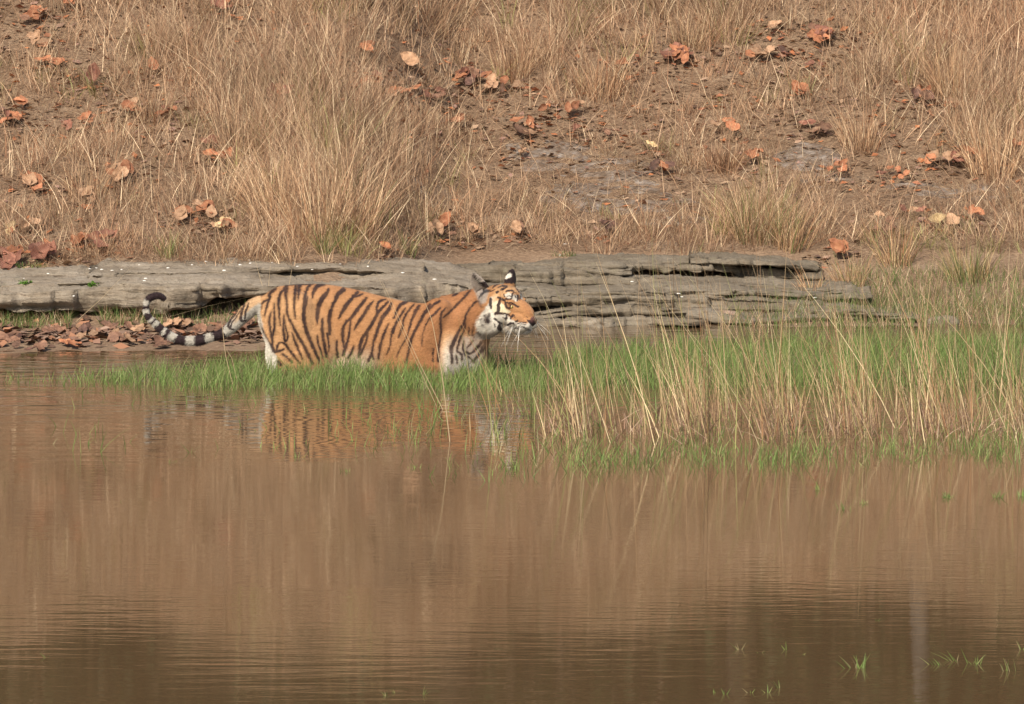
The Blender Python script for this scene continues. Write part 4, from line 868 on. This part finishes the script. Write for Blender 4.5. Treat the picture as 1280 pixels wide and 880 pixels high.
def poly(ox, oy, sc, pts, soft=1.5):
    P = np.array([(ox + a / sc, oy + b_ / sc) for a, b_ in pts]); ins = np.zeros(nv, bool); dist = np.full(nv, 1e9)
    for a, b_ in zip(P, np.roll(P, -1, 0)):
        c = ((a[1] > qy) != (b_[1] > qy)) & (qx < (b_[0] - a[0]) * (qy - a[1]) / (b_[1] - a[1] + 1e-9) + a[0]); ins ^= c
        d = b_ - a; t = np.clip(((qx - a[0]) * d[0] + (qy - a[1]) * d[1]) / max(d @ d, 1e-6), 0, 1); dist = np.minimum(dist, np.hypot(qx - a[0] - t * d[0], qy - a[1] - t * d[1]))
    return sstep(-soft, soft, np.where(ins, dist, -dist))
ORANGE = np.array([.40, .205, .092]); RUST = np.array([.335, .152, .068]); PALEO = np.array([.53, .325, .165]); WHITE = np.array([.60, .56, .49]); DARK = np.array([.024, .013, .015]); GREY_FUR_SHADE = np.array([.29, .245, .21])
C = np.tile(ORANGE, (nv, 1))
def mixc(c, w_):
    global C
    w_ = np.clip(w_, 0, 1)[:, None]; C = C * (1 - w_) + np.asarray(c) * w_
mixc(RUST, sstep(500, 550, qx) * .8); mixc(PALEO, (1 - sstep(345, 440, qx)) * .75)
mixc(RUST * .95, (1 - sstep(360, 378, qy)) * .5)
edge = 3 * fbm(V * 18, 3)
mixc(WHITE, sstep(425, 464, qy + 3 * edge) * sstep(395, 440, qx) * (1 - sstep(450, 485, qx)) * .7)
mixc(WHITE, sstep(462, 480, qy))
mixc(PALEO * 1.05, sstep(405, 430, qy + edge) * sstep(545, 558, qx) * .9)
mixc(WHITE, sstep(418, 446, qy + 2 * edge) * sstep(546, 562, qx))
mixc(GREY_FUR_SHADE, sstep(556, 566, qx) * sstep(414, 424, qy) * .38)  # shade of the chin painted over the white chest, here and below
mixc(GREY_FUR_SHADE * 1.15, poly(490, 345, 7.33, [(640, 560), (800, 540), (880, 600), (860, 690), (740, 740), (660, 690)], 2) * .6)
mixc(WHITE, (1 - sstep(0, 2.5, qx - np.interp(qy, [385, 410, 440, 455, 480], [323, 329, 337, 343, 352]))) * sstep(383, 392, qy) * (qx > 318))
mixc(GREY_FUR_SHADE, blob(qx, qy, 590, 436, 12, 12) * .4)
mixc(WHITE * .95, poly(310, 345, 7.33, [(40, 330), (70, 310), (98, 340), (110, 420), (140, 490), (185, 575), (218, 640), (252, 705), (275, 760), (265, 840), (215, 840), (170, 700), (120, 560), (90, 400)], 1.0))
TA, TB, TC, TD = (310, 345, 7.33), (400, 345, 7.33), (490, 345, 7.33), (585, 330, 8.8)
SA = [[(155,155,8),(110,190,13),(75,245,13),(60,285,5)],[(255,120,12),(205,160,14),(200,210,10),(175,280,8),(155,365,3)],[(200,210,8),(140,240,10),(115,290,13),(103,340,9),(110,400,5),(135,480,5),(180,570,5),(215,640,7),(245,700,8)],
 [(245,250,4),(245,350,8),(245,470,10),(225,570,10),(230,650,10),(255,700,8)],[(215,330,4),(200,410,10),(210,500,8),(222,570,8)],[(340,110,14),(300,160,10),(285,230,14),(288,330,8),(296,450,3)],
 [(355,95,20),(350,140,18),(350,180,12),(358,240,8),(360,320,8),(375,380,8),(410,450,10),(460,550,12),(510,630,14),(545,700,14),(590,800,12)],[(332,350,4),(325,450,7),(335,560,10),(345,600,8),(368,550,6),(345,470,5),(335,380,3)],
 [(437,95,12),(430,200,12),(425,290,9),(437,390,3)],[(475,75,22),(465,150,12),(462,220,3)],[(570,80,12),(530,150,12),(518,250,14),(512,370,16),(530,480,14),(570,590,14),(620,700,12),(660,790,10)],[(545,190,4),(535,260,6),(525,320,4)],
 [(690,72,20),(640,90,18),(605,140,14),(590,205,4)],[(740,120,10),(725,150,14),(680,210,22),(645,290,20),(635,380,14),(638,440,4)],[(685,390,6),(680,470,12),(690,560,12),(705,650,14),(725,740,8)],[(635,540,3),(645,620,7),(670,690,7),(685,750,5)],
 [(265,690,8),(270,640,8),(290,610,6),(340,620,8),(375,670,10),(430,740,8),(480,800,5)],[(260,695,8),(300,682,10),(330,668,6)],[(310,712,5),(350,735,10),(405,790,8)],[(405,520,3),(430,590,8),(460,660,10),(500,760,6)],[(280,780,10),(300,810,12)],[(350,80,7),(500,74,8),(600,70,6)]]
SB = [[(215,125,20),(165,170,20),(140,225,14),(110,290,14),(95,370,12),(90,450,14),(90,530,12)],[(100,300,6),(80,370,8),(78,440,8)],[(70,530,10),(80,620,8),(85,690,5)],[(345,150,14),(290,210,14),(240,270,18),(205,330,14),(175,390,5)],[(390,165,6),(330,190,8)],
 [(430,200,8),(380,260,14),(330,330,16),(280,390,12),(240,420,10),(212,490,14),(210,570,12),(220,650,8),(215,730,8)],[(280,400,8),(275,480,9),(262,570,9),(235,660,14),(215,720,10)],[(490,230,6),(440,290,14),(400,360,14),(350,430,12),(315,495,4)],
 [(625,235,8),(590,275,10),(545,320,12),(500,400,12),(460,470,14),(410,540,14),(375,610,14),(358,740,10)],[(600,215,6),(545,235,12),(520,290,10),(530,330,10)],[(440,510,8),(425,590,8),(395,670,10),(370,720,8)],[(655,250,10),(630,310,16),(580,370,18),(545,450,14),(515,540,12),(490,620,8),(480,700,10),(445,780,12)],
 [(630,440,5),(600,500,10),(565,600,12),(545,690,9),(540,760,7)],[(665,500,8),(655,560,8),(640,650,6),(610,720,4)],[(155,590,6),(155,660,8),(165,740,12)],[(310,640,6),(295,690,10),(260,750,8)],[(480,700,10),(490,760,8)]]
SC = [[(135,235,12),(80,265,16),(45,320,10),(20,390,4)],[(120,300,8),(70,380,10),(30,450,12),(5,520,14)],[(205,260,6),(150,320,8),(110,390,8),(95,470,6),(60,560,5)],[(250,275,12),(215,330,14),(185,400,10),(160,480,8),(145,540,5),(90,640,4),(45,740,5)],
 [(350,262,10),(300,340,12),(265,410,12),(215,500,12),(175,590,12),(155,680,9),(130,800,8)],[(440,230,10),(380,265,10),(310,345,6)],[(445,290,6),(400,340,10),(360,375,8),(320,430,4),(285,530,3),(275,640,2)],[(500,290,4),(455,340,8),(445,420,10),(450,500,9),(440,590,8),(430,660,9),(425,780,10)],
 [(720,130,8),(660,200,10),(600,260,10),(540,320,8),(470,380,6)],[(600,160,10),(560,180,9)],[(780,230,8),(730,280,8),(680,350,8),(665,420,10),(600,530,12),(570,600,16),(545,660,16),(550,740,10),(553,800,8)],[(675,430,6),(660,500,7),(625,570,7),(605,640,9),(595,690,8)],[(710,470,6),(705,540,6)],
 [(800,235,6),(830,280,6)],[(870,590,16),(830,670,16),(780,740,12),(740,780,8)],[(830,600,10),(780,660,10),(720,710,9),(680,695,8)],[(600,690,6),(640,720,8),(640,770,6)],[(380,670,5),(378,780,7)],[(745,590,5),(705,640,5),(690,655,4)],[(660,600,5),(650,660,6),(670,730,5)],[(760,440,5),(745,520,5),(755,560,4)],[(700,740,6),(760,790,6)],[(860,700,6),(830,780,6)],[(590,730,5),(600,800,5)]]
# --- head: pale areas first
D = TD; onhead = sstep(589, 595, qx) * np.where(qy > 424, 0, 1)
def mixh(c, w_): mixc(c, w_ * onhead)
mixc(ORANGE * .92, hz)
mixh(GREY_FUR_SHADE * 1.1, poly(*D, [(50, 100), (100, 170), (200, 250), (230, 300), (200, 420), (150, 450), (100, 360), (80, 290), (55, 190)], 2))
mixh(WHITE, poly(*D, [(245, 370), (330, 330), (300, 400), (290, 500), (300, 560), (420, 550), (480, 610), (540, 640), (650, 655), (700, 640), (740, 700), (700, 800), (560, 800), (340, 900), (230, 900), (110, 770), (115, 650), (140, 580), (190, 500), (230, 430)], 1.2))
mixh(PALEO * 1.05, poly(*D, [(270, 330), (330, 300), (350, 380), (320, 430), (290, 450), (265, 400)], 1.2) * .7)
mixh(WHITE * .95, poly(*D, [(395, 345), (430, 312), (475, 318), (500, 345), (520, 335), (548, 350), (555, 395), (540, 420), (505, 398), (470, 378), (430, 375)], 1.0)); mixh(PALEO, poly(*D, [(365, 350), (395, 300), (440, 285), (430, 310), (400, 345), (410, 375)], 1.0) * .8)
mixh(WHITE * np.array([1.05, .97, .75]), poly(*D, [(365, 420), (400, 460), (420, 500), (480, 525), (440, 540), (350, 540), (325, 500), (345, 430)], .8))
mixh(WHITE * np.array([1.02, .98, .82]), poly(*D, [(265, 420), (330, 400), (335, 530), (280, 530), (262, 480)], .8))
mixh(ORANGE, poly(*D, [(560, 310), (640, 360), (760, 440), (790, 590), (720, 600), (655, 605), (648, 640), (545, 635), (505, 600), (478, 525), (545, 480), (572, 400)], .8))
mixh(PALEO * .9, poly(*D, [(290, 330), (300, 270), (380, 240), (520, 250), (560, 300), (520, 330), (420, 320), (340, 360)], 3) * .55)
mixh(GREY_FUR_SHADE * .9, poly(*D, [(180, 560), (250, 540), (265, 640), (230, 700), (190, 660)], 2) * .5)
mixh(GREY_FUR_SHADE * .95, poly(*D, [(370, 640), (480, 650), (560, 690), (540, 730), (400, 730)], 2) * .5)
mixh(RUST, poly(*D, [(585, 380), (640, 400), (700, 470), (735, 560), (700, 600), (650, 560), (600, 470)], 3) * .55)
mixh(ORANGE * .72, poly(*D, [(530, 560), (620, 590), (640, 640), (560, 632), (515, 600)], 2) * .55)
mixh(ORANGE * .8, poly(*D, [(415, 410), (475, 430), (490, 500), (430, 490)], .8))
mixh(GREY_FUR_SHADE * 1.15, poly(*D, [(90, 745), (240, 752), (420, 735), (560, 735), (700, 745), (690, 900), (60, 900)], 1.5) * .8)  # greyish throat fur plus painted-in shadow below ruff and jaw
SD = [[(250,385,14),(248,440,18),(256,485,10)],[(330,368,10),(370,385,14),(405,405,10),(415,450,12),(432,482,12),(462,495,8)],[(348,405,14),(338,460,18),(335,520,16),(300,548,12)],[(320,545,14),(400,545,10),(450,558,8),(482,580,6)],[(290,600,8),(340,640,12),(370,652,8)],
 [(420,545,6),(425,580,10),(415,612,8)],[(495,565,12),(470,600,9)],[(440,670,10),(480,650,10),(512,662,6)],[(345,675,16),(345,710,22),(372,725,12)],[(205,560,6),(215,610,12),(235,640,14),(240,580,10),(240,540,5)],[(275,262,6),(300,235,8),(350,215,8),(385,210,8)],[(330,262,5),(370,240,8),(430,244,6)],
 [(370,282,12),(410,262,12),(432,255,6)],[(425,302,9),(470,290,10),(502,300,6)],[(490,325,12),(484,365,9)],[(545,345,9),(552,385,10),(540,405,5)],[(590,330,7),(575,370,7),(568,400,4)],[(515,345,6),(530,372,7)],[(410,382,6),(450,386,8),(482,378,5)],[(318,315,13),(332,300,9)],
 [(425,425,7),(450,425,6),(490,432,8),(525,455,11),(555,470,8)],[(450,480,6),(490,478,6)],[(615,350,4),(650,385,8),(668,408,7)],[(545,700,4),(600,692,4),(640,705,4),(690,732,5)],[(545,655,4),(600,662,5),(640,664,5)],[(530,630,10),(545,625,8)],[(560,682,3),(620,684,3)],[(135,735,14),(150,760,12)],
 [(55,100,9),(100,145,11),(150,195,15),(205,232,20),(228,245,10)],[(520,590,5),(510,560,4)],[(385,590,5),(405,600,5)],[(310,600,5),(330,625,5)],[(300,690,6),(285,650,4)],[(430,350,4),(470,352,4)],[(500,310,5),(530,318,5)],[(560,300,5),(600,322,5),(625,345,4)],[(260,300,6),(290,280,6)],[(395,330,5),(400,360,5)],[(575,640,4),(640,640,4)],[(640,575,3),(655,590,3)],[(170,600,4),(180,650,5),(200,690,4)]]
fb = stripe_field([(TA, SA), (TB, SB), (TC, SC)]); wb_ = sstep(-.75, .4, fb) * (1 - .95 * hz) * sstep(322, 330, qx)
mixc(RUST * .55, sstep(-2.6, -.3, fb) * (1 - .95 * hz) * sstep(322, 330, qx) * .45); mixc(DARK, wb_ * (.9 + .12 * fbm(V * 22 + 5, 2)))
nearear = (loc[:, 2] > .075) & (loc[:, 1] < -.06) & (qx < 613) & (qx > 587) & (qy < 361) & (hz > .5); mixc(GREY_FUR_SHADE * 1.25, nearear * 1.0)
fh = stripe_field([(TD, SD)]); mixh(DARK, sstep(-.6, .3, fh) * .96)
mixh(WHITE * 1.15, sstep(-.4, .4, stripe_field([(TD, [[(112, 150, 5), (150, 183, 5)]])])))
mixc((.035, .018, .018), poly(*D, [(642, 608), (690, 618), (740, 640), (745, 690), (705, 682), (668, 650)], .5) * (qx > 655))
# far ear, back: black with the white spot
farear = (loc[:, 2] > .085) & (loc[:, 1] > .03) & (qx > 626); fe = sstep(.5, 1, farear * 1.0)
mixc(DARK * .9, fe * (1 - sstep(206, 226, (qy - 330) * 8.8))); mixc(WHITE * 1.15, fe * poly(*D, [(398, 150), (440, 108), (470, 95), (485, 110), (480, 140), (440, 160), (405, 165)], .8)); mixc(WHITE * np.array([.9, .9, .6]), fe * poly(*D, [(528, 120), (560, 130), (575, 240), (520, 230), (535, 170)], .6))
# nose pad
nose = sstep(-.004, .004, .026 - np.sqrt(((loc[:, 0] - .242) * .9) ** 2 + (loc[:, 1] * 1.15) ** 2 + ((loc[:, 2] + .052) * 1.35) ** 2)) * (loc[:, 0] > .224)
mixc((.10, .045, .045), nose * .95)
# tail bands by arc length from the tip (photo pixels)
TCu = catm([(a, b_) for a, b_, c in TAILP], 6); sl = np.concatenate([[0], np.cumsum(np.hypot(*np.diff(TCu, axis=0).T))]); sl = sl[-1] - sl
tz = np.where((qx < 326) & ((qx < 312) | (qy < 400)))[0]
dd = np.hypot(qx[tz][:, None] - TCu[None, :, 0], qy[tz][:, None] - TCu[None, :, 1]); arc = sl[np.argmin(dd, 1)]
tc_ = np.tile(WHITE * .66, (len(tz), 1)); up_ = sstep(-2.5, 3, (TCu[np.argmin(dd, 1), 1] - qy[tz]) - .8 * (qx[tz] - TCu[np.argmin(dd, 1), 0]))
def near(pxl): return sl[np.argmin(np.hypot(TCu[:, 0] - pxl[0], TCu[:, 1] - pxl[1]))]
arc = arc + 1.2 * fbm(V[tz] * 60, 2)
bands = [((212, 378), (184, 376)), ((183.2, 382), (183, 387)), ((184, 391), (188.5, 399)), ((191, 401), (192.5, 402.6)), ((197, 407), (204, 413.2)), ((207, 415.6), (211.5, 418.5)), ((220, 423.4), (233, 426)), ((243, 426), (256, 424.5)), ((267, 421), (279, 416.5))]
blk = np.zeros(len(tz))
for a, b_ in bands:
    s0, s1 = sorted((near(a), near(b_))); 
    if a[0] == 212: s0 = -5
    blk = np.maximum(blk, sstep(-.8, .8, arc - s0) * (1 - sstep(-.8, .8, arc - s1)))
og = sstep(near((288, 411)), near((306, 397)), arc)[:, None]; tc_ = tc_ * (1 - og * up_[:, None] * .85) + PALEO * og * up_[:, None] * .85
C[tz] = tc_ * (1 - blk[:, None]) + DARK * blk[:, None]
ST = [[(1090,160,10),(1060,250,12),(1050,320,14),(1100,325,10)],[(1130,150,8),(1100,230,10),(1090,300,10)],[(1035,200,8),(1000,260,9),(945,330,10),(925,380,14),(960,410,10),(990,412,6)],[(1060,200,5),(1000,300,7),(960,350,8),(950,390,6)],[(960,290,6),(900,350,10),(860,410,14),(860,460,12),(900,490,8)]]
mixc(DARK, sstep(-.5, .5, stripe_field([((170, 360, 8), ST)])) * .95)
C = C * (1 - .45 * sstep(455, 468, py_) * (px_ > 320))[:, None]        # coat gets darker towards the waterline
# fine break-up of the coat
fl = fbm(V * np.array([70, 90, 240]), 3); C *= (1 + .22 * fl + .12 * fbm(V * 16, 3))[:, None]
root = bpy.data.objects.new('tiger', None); COL.objects.link(root); rx = float(xat(470, 440, TY)); root.location = (rx, TY, -.49)
tag(root, 'orange tiger with dark stripes standing half submerged in the shallows, its head turned right', 'tiger')
V0 = V - np.array([rx, TY, -.49]); body_me.vertices.foreach_set('co', V0.astype(np.float32).ravel())
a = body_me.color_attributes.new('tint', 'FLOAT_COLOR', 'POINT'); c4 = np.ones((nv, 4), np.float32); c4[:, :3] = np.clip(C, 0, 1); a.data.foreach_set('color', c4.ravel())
body_me.polygons.foreach_set('use_smooth', [True] * len(body_me.polygons)); body_me.update(); body_me.name = 'body'
m, n, l, b = material('tiger_coat', .75, .25)
a_ = N(n, 'ShaderNodeVertexColor', layer_name='tint'); l.new(a_.outputs[0], b.inputs['Base Color'])
b.inputs['Sheen Weight'].default_value = .08; b.inputs['Sheen Roughness'].default_value = .5
tc = n.new('ShaderNodeTexCoord'); mp = N(n, 'ShaderNodeMapping'); mp.inputs['Scale'].default_value = (1, 1, 3); l.new(tc.outputs['Object'], mp.inputs[0])
t_ = N(n, 'ShaderNodeTexNoise', i_Scale=110.0, i_Detail=3.0); l.new(mp.outputs[0], t_.inputs['Vector']); bp = N(n, 'ShaderNodeBump', i_Strength=.8, i_Distance=.008); l.new(t_.outputs[0], bp.inputs['Height']); l.new(bp.outputs[0], b.inputs['Normal'])
COAT = m
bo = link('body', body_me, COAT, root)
# short coat: tiny hairs over everything above water, longer on ruff, chin and ears
nrm = np.empty(nv * 3, np.float32); body_me.vertices.foreach_get('normal', nrm); nrm = nrm.reshape(-1, 3)
vis = (V[:, 2] > -.02)
pr = np.where(vis, np.where(hz > .5, .95, .7), 0); sel = np.where(RNG.random(nv) < pr)[0]; nh = len(sel)
lay = np.tile(np.array([-1.0, 0, -.35]), (nh, 1)); tl = V[sel, 0] < xat(318, 400, TY)
lay[tl] = (-.6, 0, -.3)
d = nrm[sel] * .35 + lay * .8 + RNG.normal(0, .18, (nh, 3)); d /= np.linalg.norm(d, axis=1)[:, None]
ruff = blob(px_[sel], py_[sel], 602, 405, 12, 22) + blob(px_[sel], py_[sel], 648, 416, 22, 6) + .6 * blob(px_[sel], py_[sel], 601, 350, 12, 14)
hl = RNG.uniform(.005, .011, nh) * (1 + 2.2 * np.clip(ruff, 0, 1)) * np.where((hz[sel] > .5) & (ruff < .25), .4, 1)
sd_ = np.cross(d, nrm[sel]); sd_ /= np.linalg.norm(sd_, axis=1)[:, None] + 1e-9
wv_ = .0011
Hv = np.stack([V0[sel] - sd_ * wv_, V0[sel] + sd_ * wv_, V0[sel] + d * hl[:, None] + sd_ * wv_ * .2, V0[sel] + d * hl[:, None] - sd_ * wv_ * .2], 1).reshape(-1, 3)
hc = np.repeat(np.clip(C[sel] * RNG.uniform(.7, 1.3, (nh, 1)), 0, 1), 4, 0)
link('coat_hair', mesh_from('coat_hair', Hv, quads=np.arange(nh * 4).reshape(-1, 4), cols=hc), tint_material('coat_hair', .7, .2), root)
# eyes
m, n, l, b = material('eye', .15, .6); a_ = N(n, 'ShaderNodeVertexColor', layer_name='tint'); l.new(a_.outputs[0], b.inputs['Base Color']); EYE = m
for s in (-1, 1):
    bm = bmesh.new(); bmesh.ops.create_uvsphere(bm, u_segments=24, v_segments=24, radius=.0145); Ev = np.array([v.co[:] for v in bm.verts]); Fc = [[v.index for v in f.verts] for f in bm.faces]; bm.free()
    ax_ = Vector((.72, s * .62, .05)).normalized(); axw = np.array(ax_[:]) @ HM; ct = (Ev / .0145) @ axw
    colE = np.where(ct[:, None] > .955, (.01, .01, .01), np.where(ct[:, None] > .80, (.50, .36, .10), (.04, .02, .02)))
    cen = HPt(.134, s * .056, .022)
    # push to the surface of the face along the eye axis
    dv = (V - cen) @ axw; rad_ = np.linalg.norm((V - cen) - dv[:, None] * axw, axis=1); k = (rad_ < .010) & (dv > -.03) & (dv < .06)
    off = dv[k].mean() if k.any() else 0
    cc_ = cen + axw * (off - .0085)
    link('eye', mesh_from('eye', Ev + cc_ - np.array([rx, TY, -.49]), faces=Fc, cols=colE), EYE, root)
# whiskers
WM = tint_material('whisker', .5, .3)
for s in (-1, 1):
    Wv = []; Wq = []
    for i in range(15):
        f0 = .135 + .085 * random.random(); u0 = -.066 - .03 * random.random(); p = Vector([float(v) for v in HPt(f0, s * .052, u0)])
        dr = Vector((-.7 + random.uniform(-1.0, 1.2), s * .9, -.7 + random.uniform(-.5, .45))).normalized(); dw = Vector([float(v) for v in (np.array(dr[:]) @ HM)]); L_ = random.uniform(.07, .13)
        k = len(Wv); ns_ = 6
        for j in range(ns_ + 1):
            t = j / ns_; c = p + dw * (L_ * t) + Vector((0, 0, -.035 * t * t)); w_ = .0010 * (1 - .8 * t)
            Wv += [(c.x - w_, c.y, c.z - w_), (c.x + w_, c.y, c.z + w_)]
        Wq += [(k + 2 * j, k + 2 * j + 1, k + 2 * j + 3, k + 2 * j + 2) for j in range(ns_)]
    link('whiskers', mesh_from('whiskers', np.array(Wv) - np.array([rx, TY, -.49]), quads=Wq, cols=np.tile(np.array([(.85, .83, .78)]), (len(Wv), 1))), WM, root)

# ------------------------------------------------------------------ trees beyond the crest (they show in the water)
def bark(name, c1, c2):
    m, n, l, b = material(name, .9, .15); tc = n.new('ShaderNodeTexCoord'); mp = N(n, 'ShaderNodeMapping'); mp.inputs['Scale'].default_value = (1, 1, .25); l.new(tc.outputs['Object'], mp.inputs[0])
    t = N(n, 'ShaderNodeTexNoise', i_Scale=9.0, i_Detail=6.0); l.new(mp.outputs[0], t.inputs['Vector']); r = ramp(n, [(.35, c1), (.65, c2)]); l.new(t.outputs[0], r.inputs[0]); l.new(r.outputs[0], b.inputs['Base Color'])
    bp = N(n, 'ShaderNodeBump', i_Strength=.6, i_Distance=.04); l.new(t.outputs[0], bp.inputs['Height']); l.new(bp.outputs[0], b.inputs['Normal']); return m
BK, PBK = bark('dark_bark', (.05, .04, .03), (.12, .095, .07)), bark('pale_bark', (.09, .083, .076), (.14, .13, .12))
LEAFM = tint_material('tree_leaf', .6, .3, .2)
def tree(x, y, h, cr, label, pale=False, low=.6, nleaf=7500, dry=.2):
    z0 = float(ground_z(x, y)) - .1; rt = bpy.data.objects.new('tree', None); COL.objects.link(rt); rt.location = (x, y, z0); tag(rt, label, 'tree', 'trees beyond the crest of the bank')
    bm = bmesh.new(); r0 = (.035 * h ** .9 + .04) * (.62 if pale else 1)
    def limb(p, q_, ra, rb):
        p, q_ = Vector(p), Vector(q_); d = (q_ - p); s = d.orthogonal().normalized(); t = d.normalized().cross(s); vs = []
        for k in range(6):
            u = k / 5; c = p.lerp(q_, u) + Vector((math.sin(u * 3 + x), math.cos(u * 2.3 + y), 0)) * .04 * d.length * u * (1 - u); r_ = ra + (rb - ra) * u
            vs.append([bm.verts.new(c + (s * math.cos(a * math.pi / 5) + t * math.sin(a * math.pi / 5)) * r_) for a in range(10)])
        for a_, b_ in zip(vs[:-1], vs[1:]):
            for i in range(10): bm.faces.new((a_[i], a_[(i + 1) % 10], b_[(i + 1) % 10], b_[i]))
        bm.faces.new(vs[-1]); bm.faces.new(vs[0][::-1])
    top = (random.uniform(-.3, .3), random.uniform(-.3, .3), h * .8); limb((0, 0, 0), top, r0, r0 * .35); tips = []
    for i in range(9):
        u = random.uniform(low * .6, .95); p = Vector(top) * u; a = random.uniform(0, 6.28); q_ = p + Vector((math.cos(a) * cr * random.uniform(.5, .9), math.sin(a) * cr * random.uniform(.5, .9), h * random.uniform(.05, .22))); limb(p, q_, r0 * .35, r0 * .08); tips.append(q_); tips.append(p.lerp(q_, .55))
    tips.append(Vector(top))
    me = bpy.data.meshes.new('trunk'); bm.to_mesh(me); bm.free(); me.polygons.foreach_set('use_smooth', [True] * len(me.polygons)); link('trunk', me, PBK if pale else BK, rt)
    cl = np.array([t_[:] for t_ in tips]); extra = np.column_stack([RNG.normal(0, cr * .6, 24), RNG.normal(0, cr * .6, 24), RNG.uniform(low * h * .3, h * .7, 24)]); cl = np.vstack([cl, extra])
    k = RNG.integers(0, len(cl), nleaf); c = cl[k] + RNG.normal(0, 1, (nleaf, 3)) * np.array([.33, .33, .24]) * cr * .8; c[:, 2] = np.maximum(c[:, 2], .15 + low * .4)
    u = RNG.normal(0, 1, (nleaf, 3)); u /= np.linalg.norm(u, axis=1)[:, None]; v = np.cross(u, RNG.normal(0, 1, (nleaf, 3))); v /= np.linalg.norm(v, axis=1)[:, None]; s = RNG.uniform(.04, .09, (nleaf, 1))
    Vv = np.stack([c - u * s, c - v * s * .5, c + u * s, c + v * s * .5], 1).reshape(-1, 3)
    shade = RNG.uniform(.6, 1.2, (len(cl), 1))[k] * RNG.uniform(.7, 1.2, (nleaf, 1)); base = np.where(RNG.random((nleaf, 1)) < dry, (.16, .11, .05), (.055, .072, .026))
    link('crown', mesh_from('crown', Vv, quads=np.arange(nleaf * 4).reshape(-1, 4), cols=np.repeat(base * shade, 4, 0)), LEAFM, rt)
TR = [(-6.4, 35.5, 5.5, 1.7), (-4.9, 36.5, 6.5, 1.9), (-3.3, 35.2, 4.8, 1.6), (-1.9, 37.5, 6.8, 2.0), (-.6, 35.4, 5.2, 1.5), (.8, 37.2, 6.2, 1.9), (2.1, 35.6, 4.6, 1.7), (4.75, 35.8, 5.6, 1.5), (5.9, 36.8, 6.4, 1.9), (7.2, 35.3, 5.2, 1.6),
      (-7.5, 42, 9, 2.6), (-4.2, 43, 9.5, 2.8), (-1.0, 44, 9, 2.8), (1.9, 43, 9.5, 2.6), (6.4, 43, 9, 2.4), (9, 42, 9, 2.6), (-9, 37, 6, 2), (9.2, 36.5, 6, 2), (3.0, 38.5, 6, 2.0), (4.4, 40, 7, 2.2), (-2.6, 40, 7.5, 2.2)]
DS = ['leafy', 'broad', 'low bushy', 'tall', 'bushy', 'spreading', 'small dark', 'dense', 'wide', 'low']
for i, (x, y, h, cr) in enumerate(TR):
    w1 = DS[i % 10]; lab = f'{w1} dark green tree ' + ('in the front row beyond the crest' if i < 10 or i in (16, 17) else 'far behind the front row') + ', reflected in the water'
    tree(x, y, h, cr, lab, low=.08 if y < 40 else .15)
tree(3.56, 34.3, 3.9, .9, 'slender pale barked tree whose reflection makes the grey streak in the water', pale=True, low=.75, nleaf=1500)
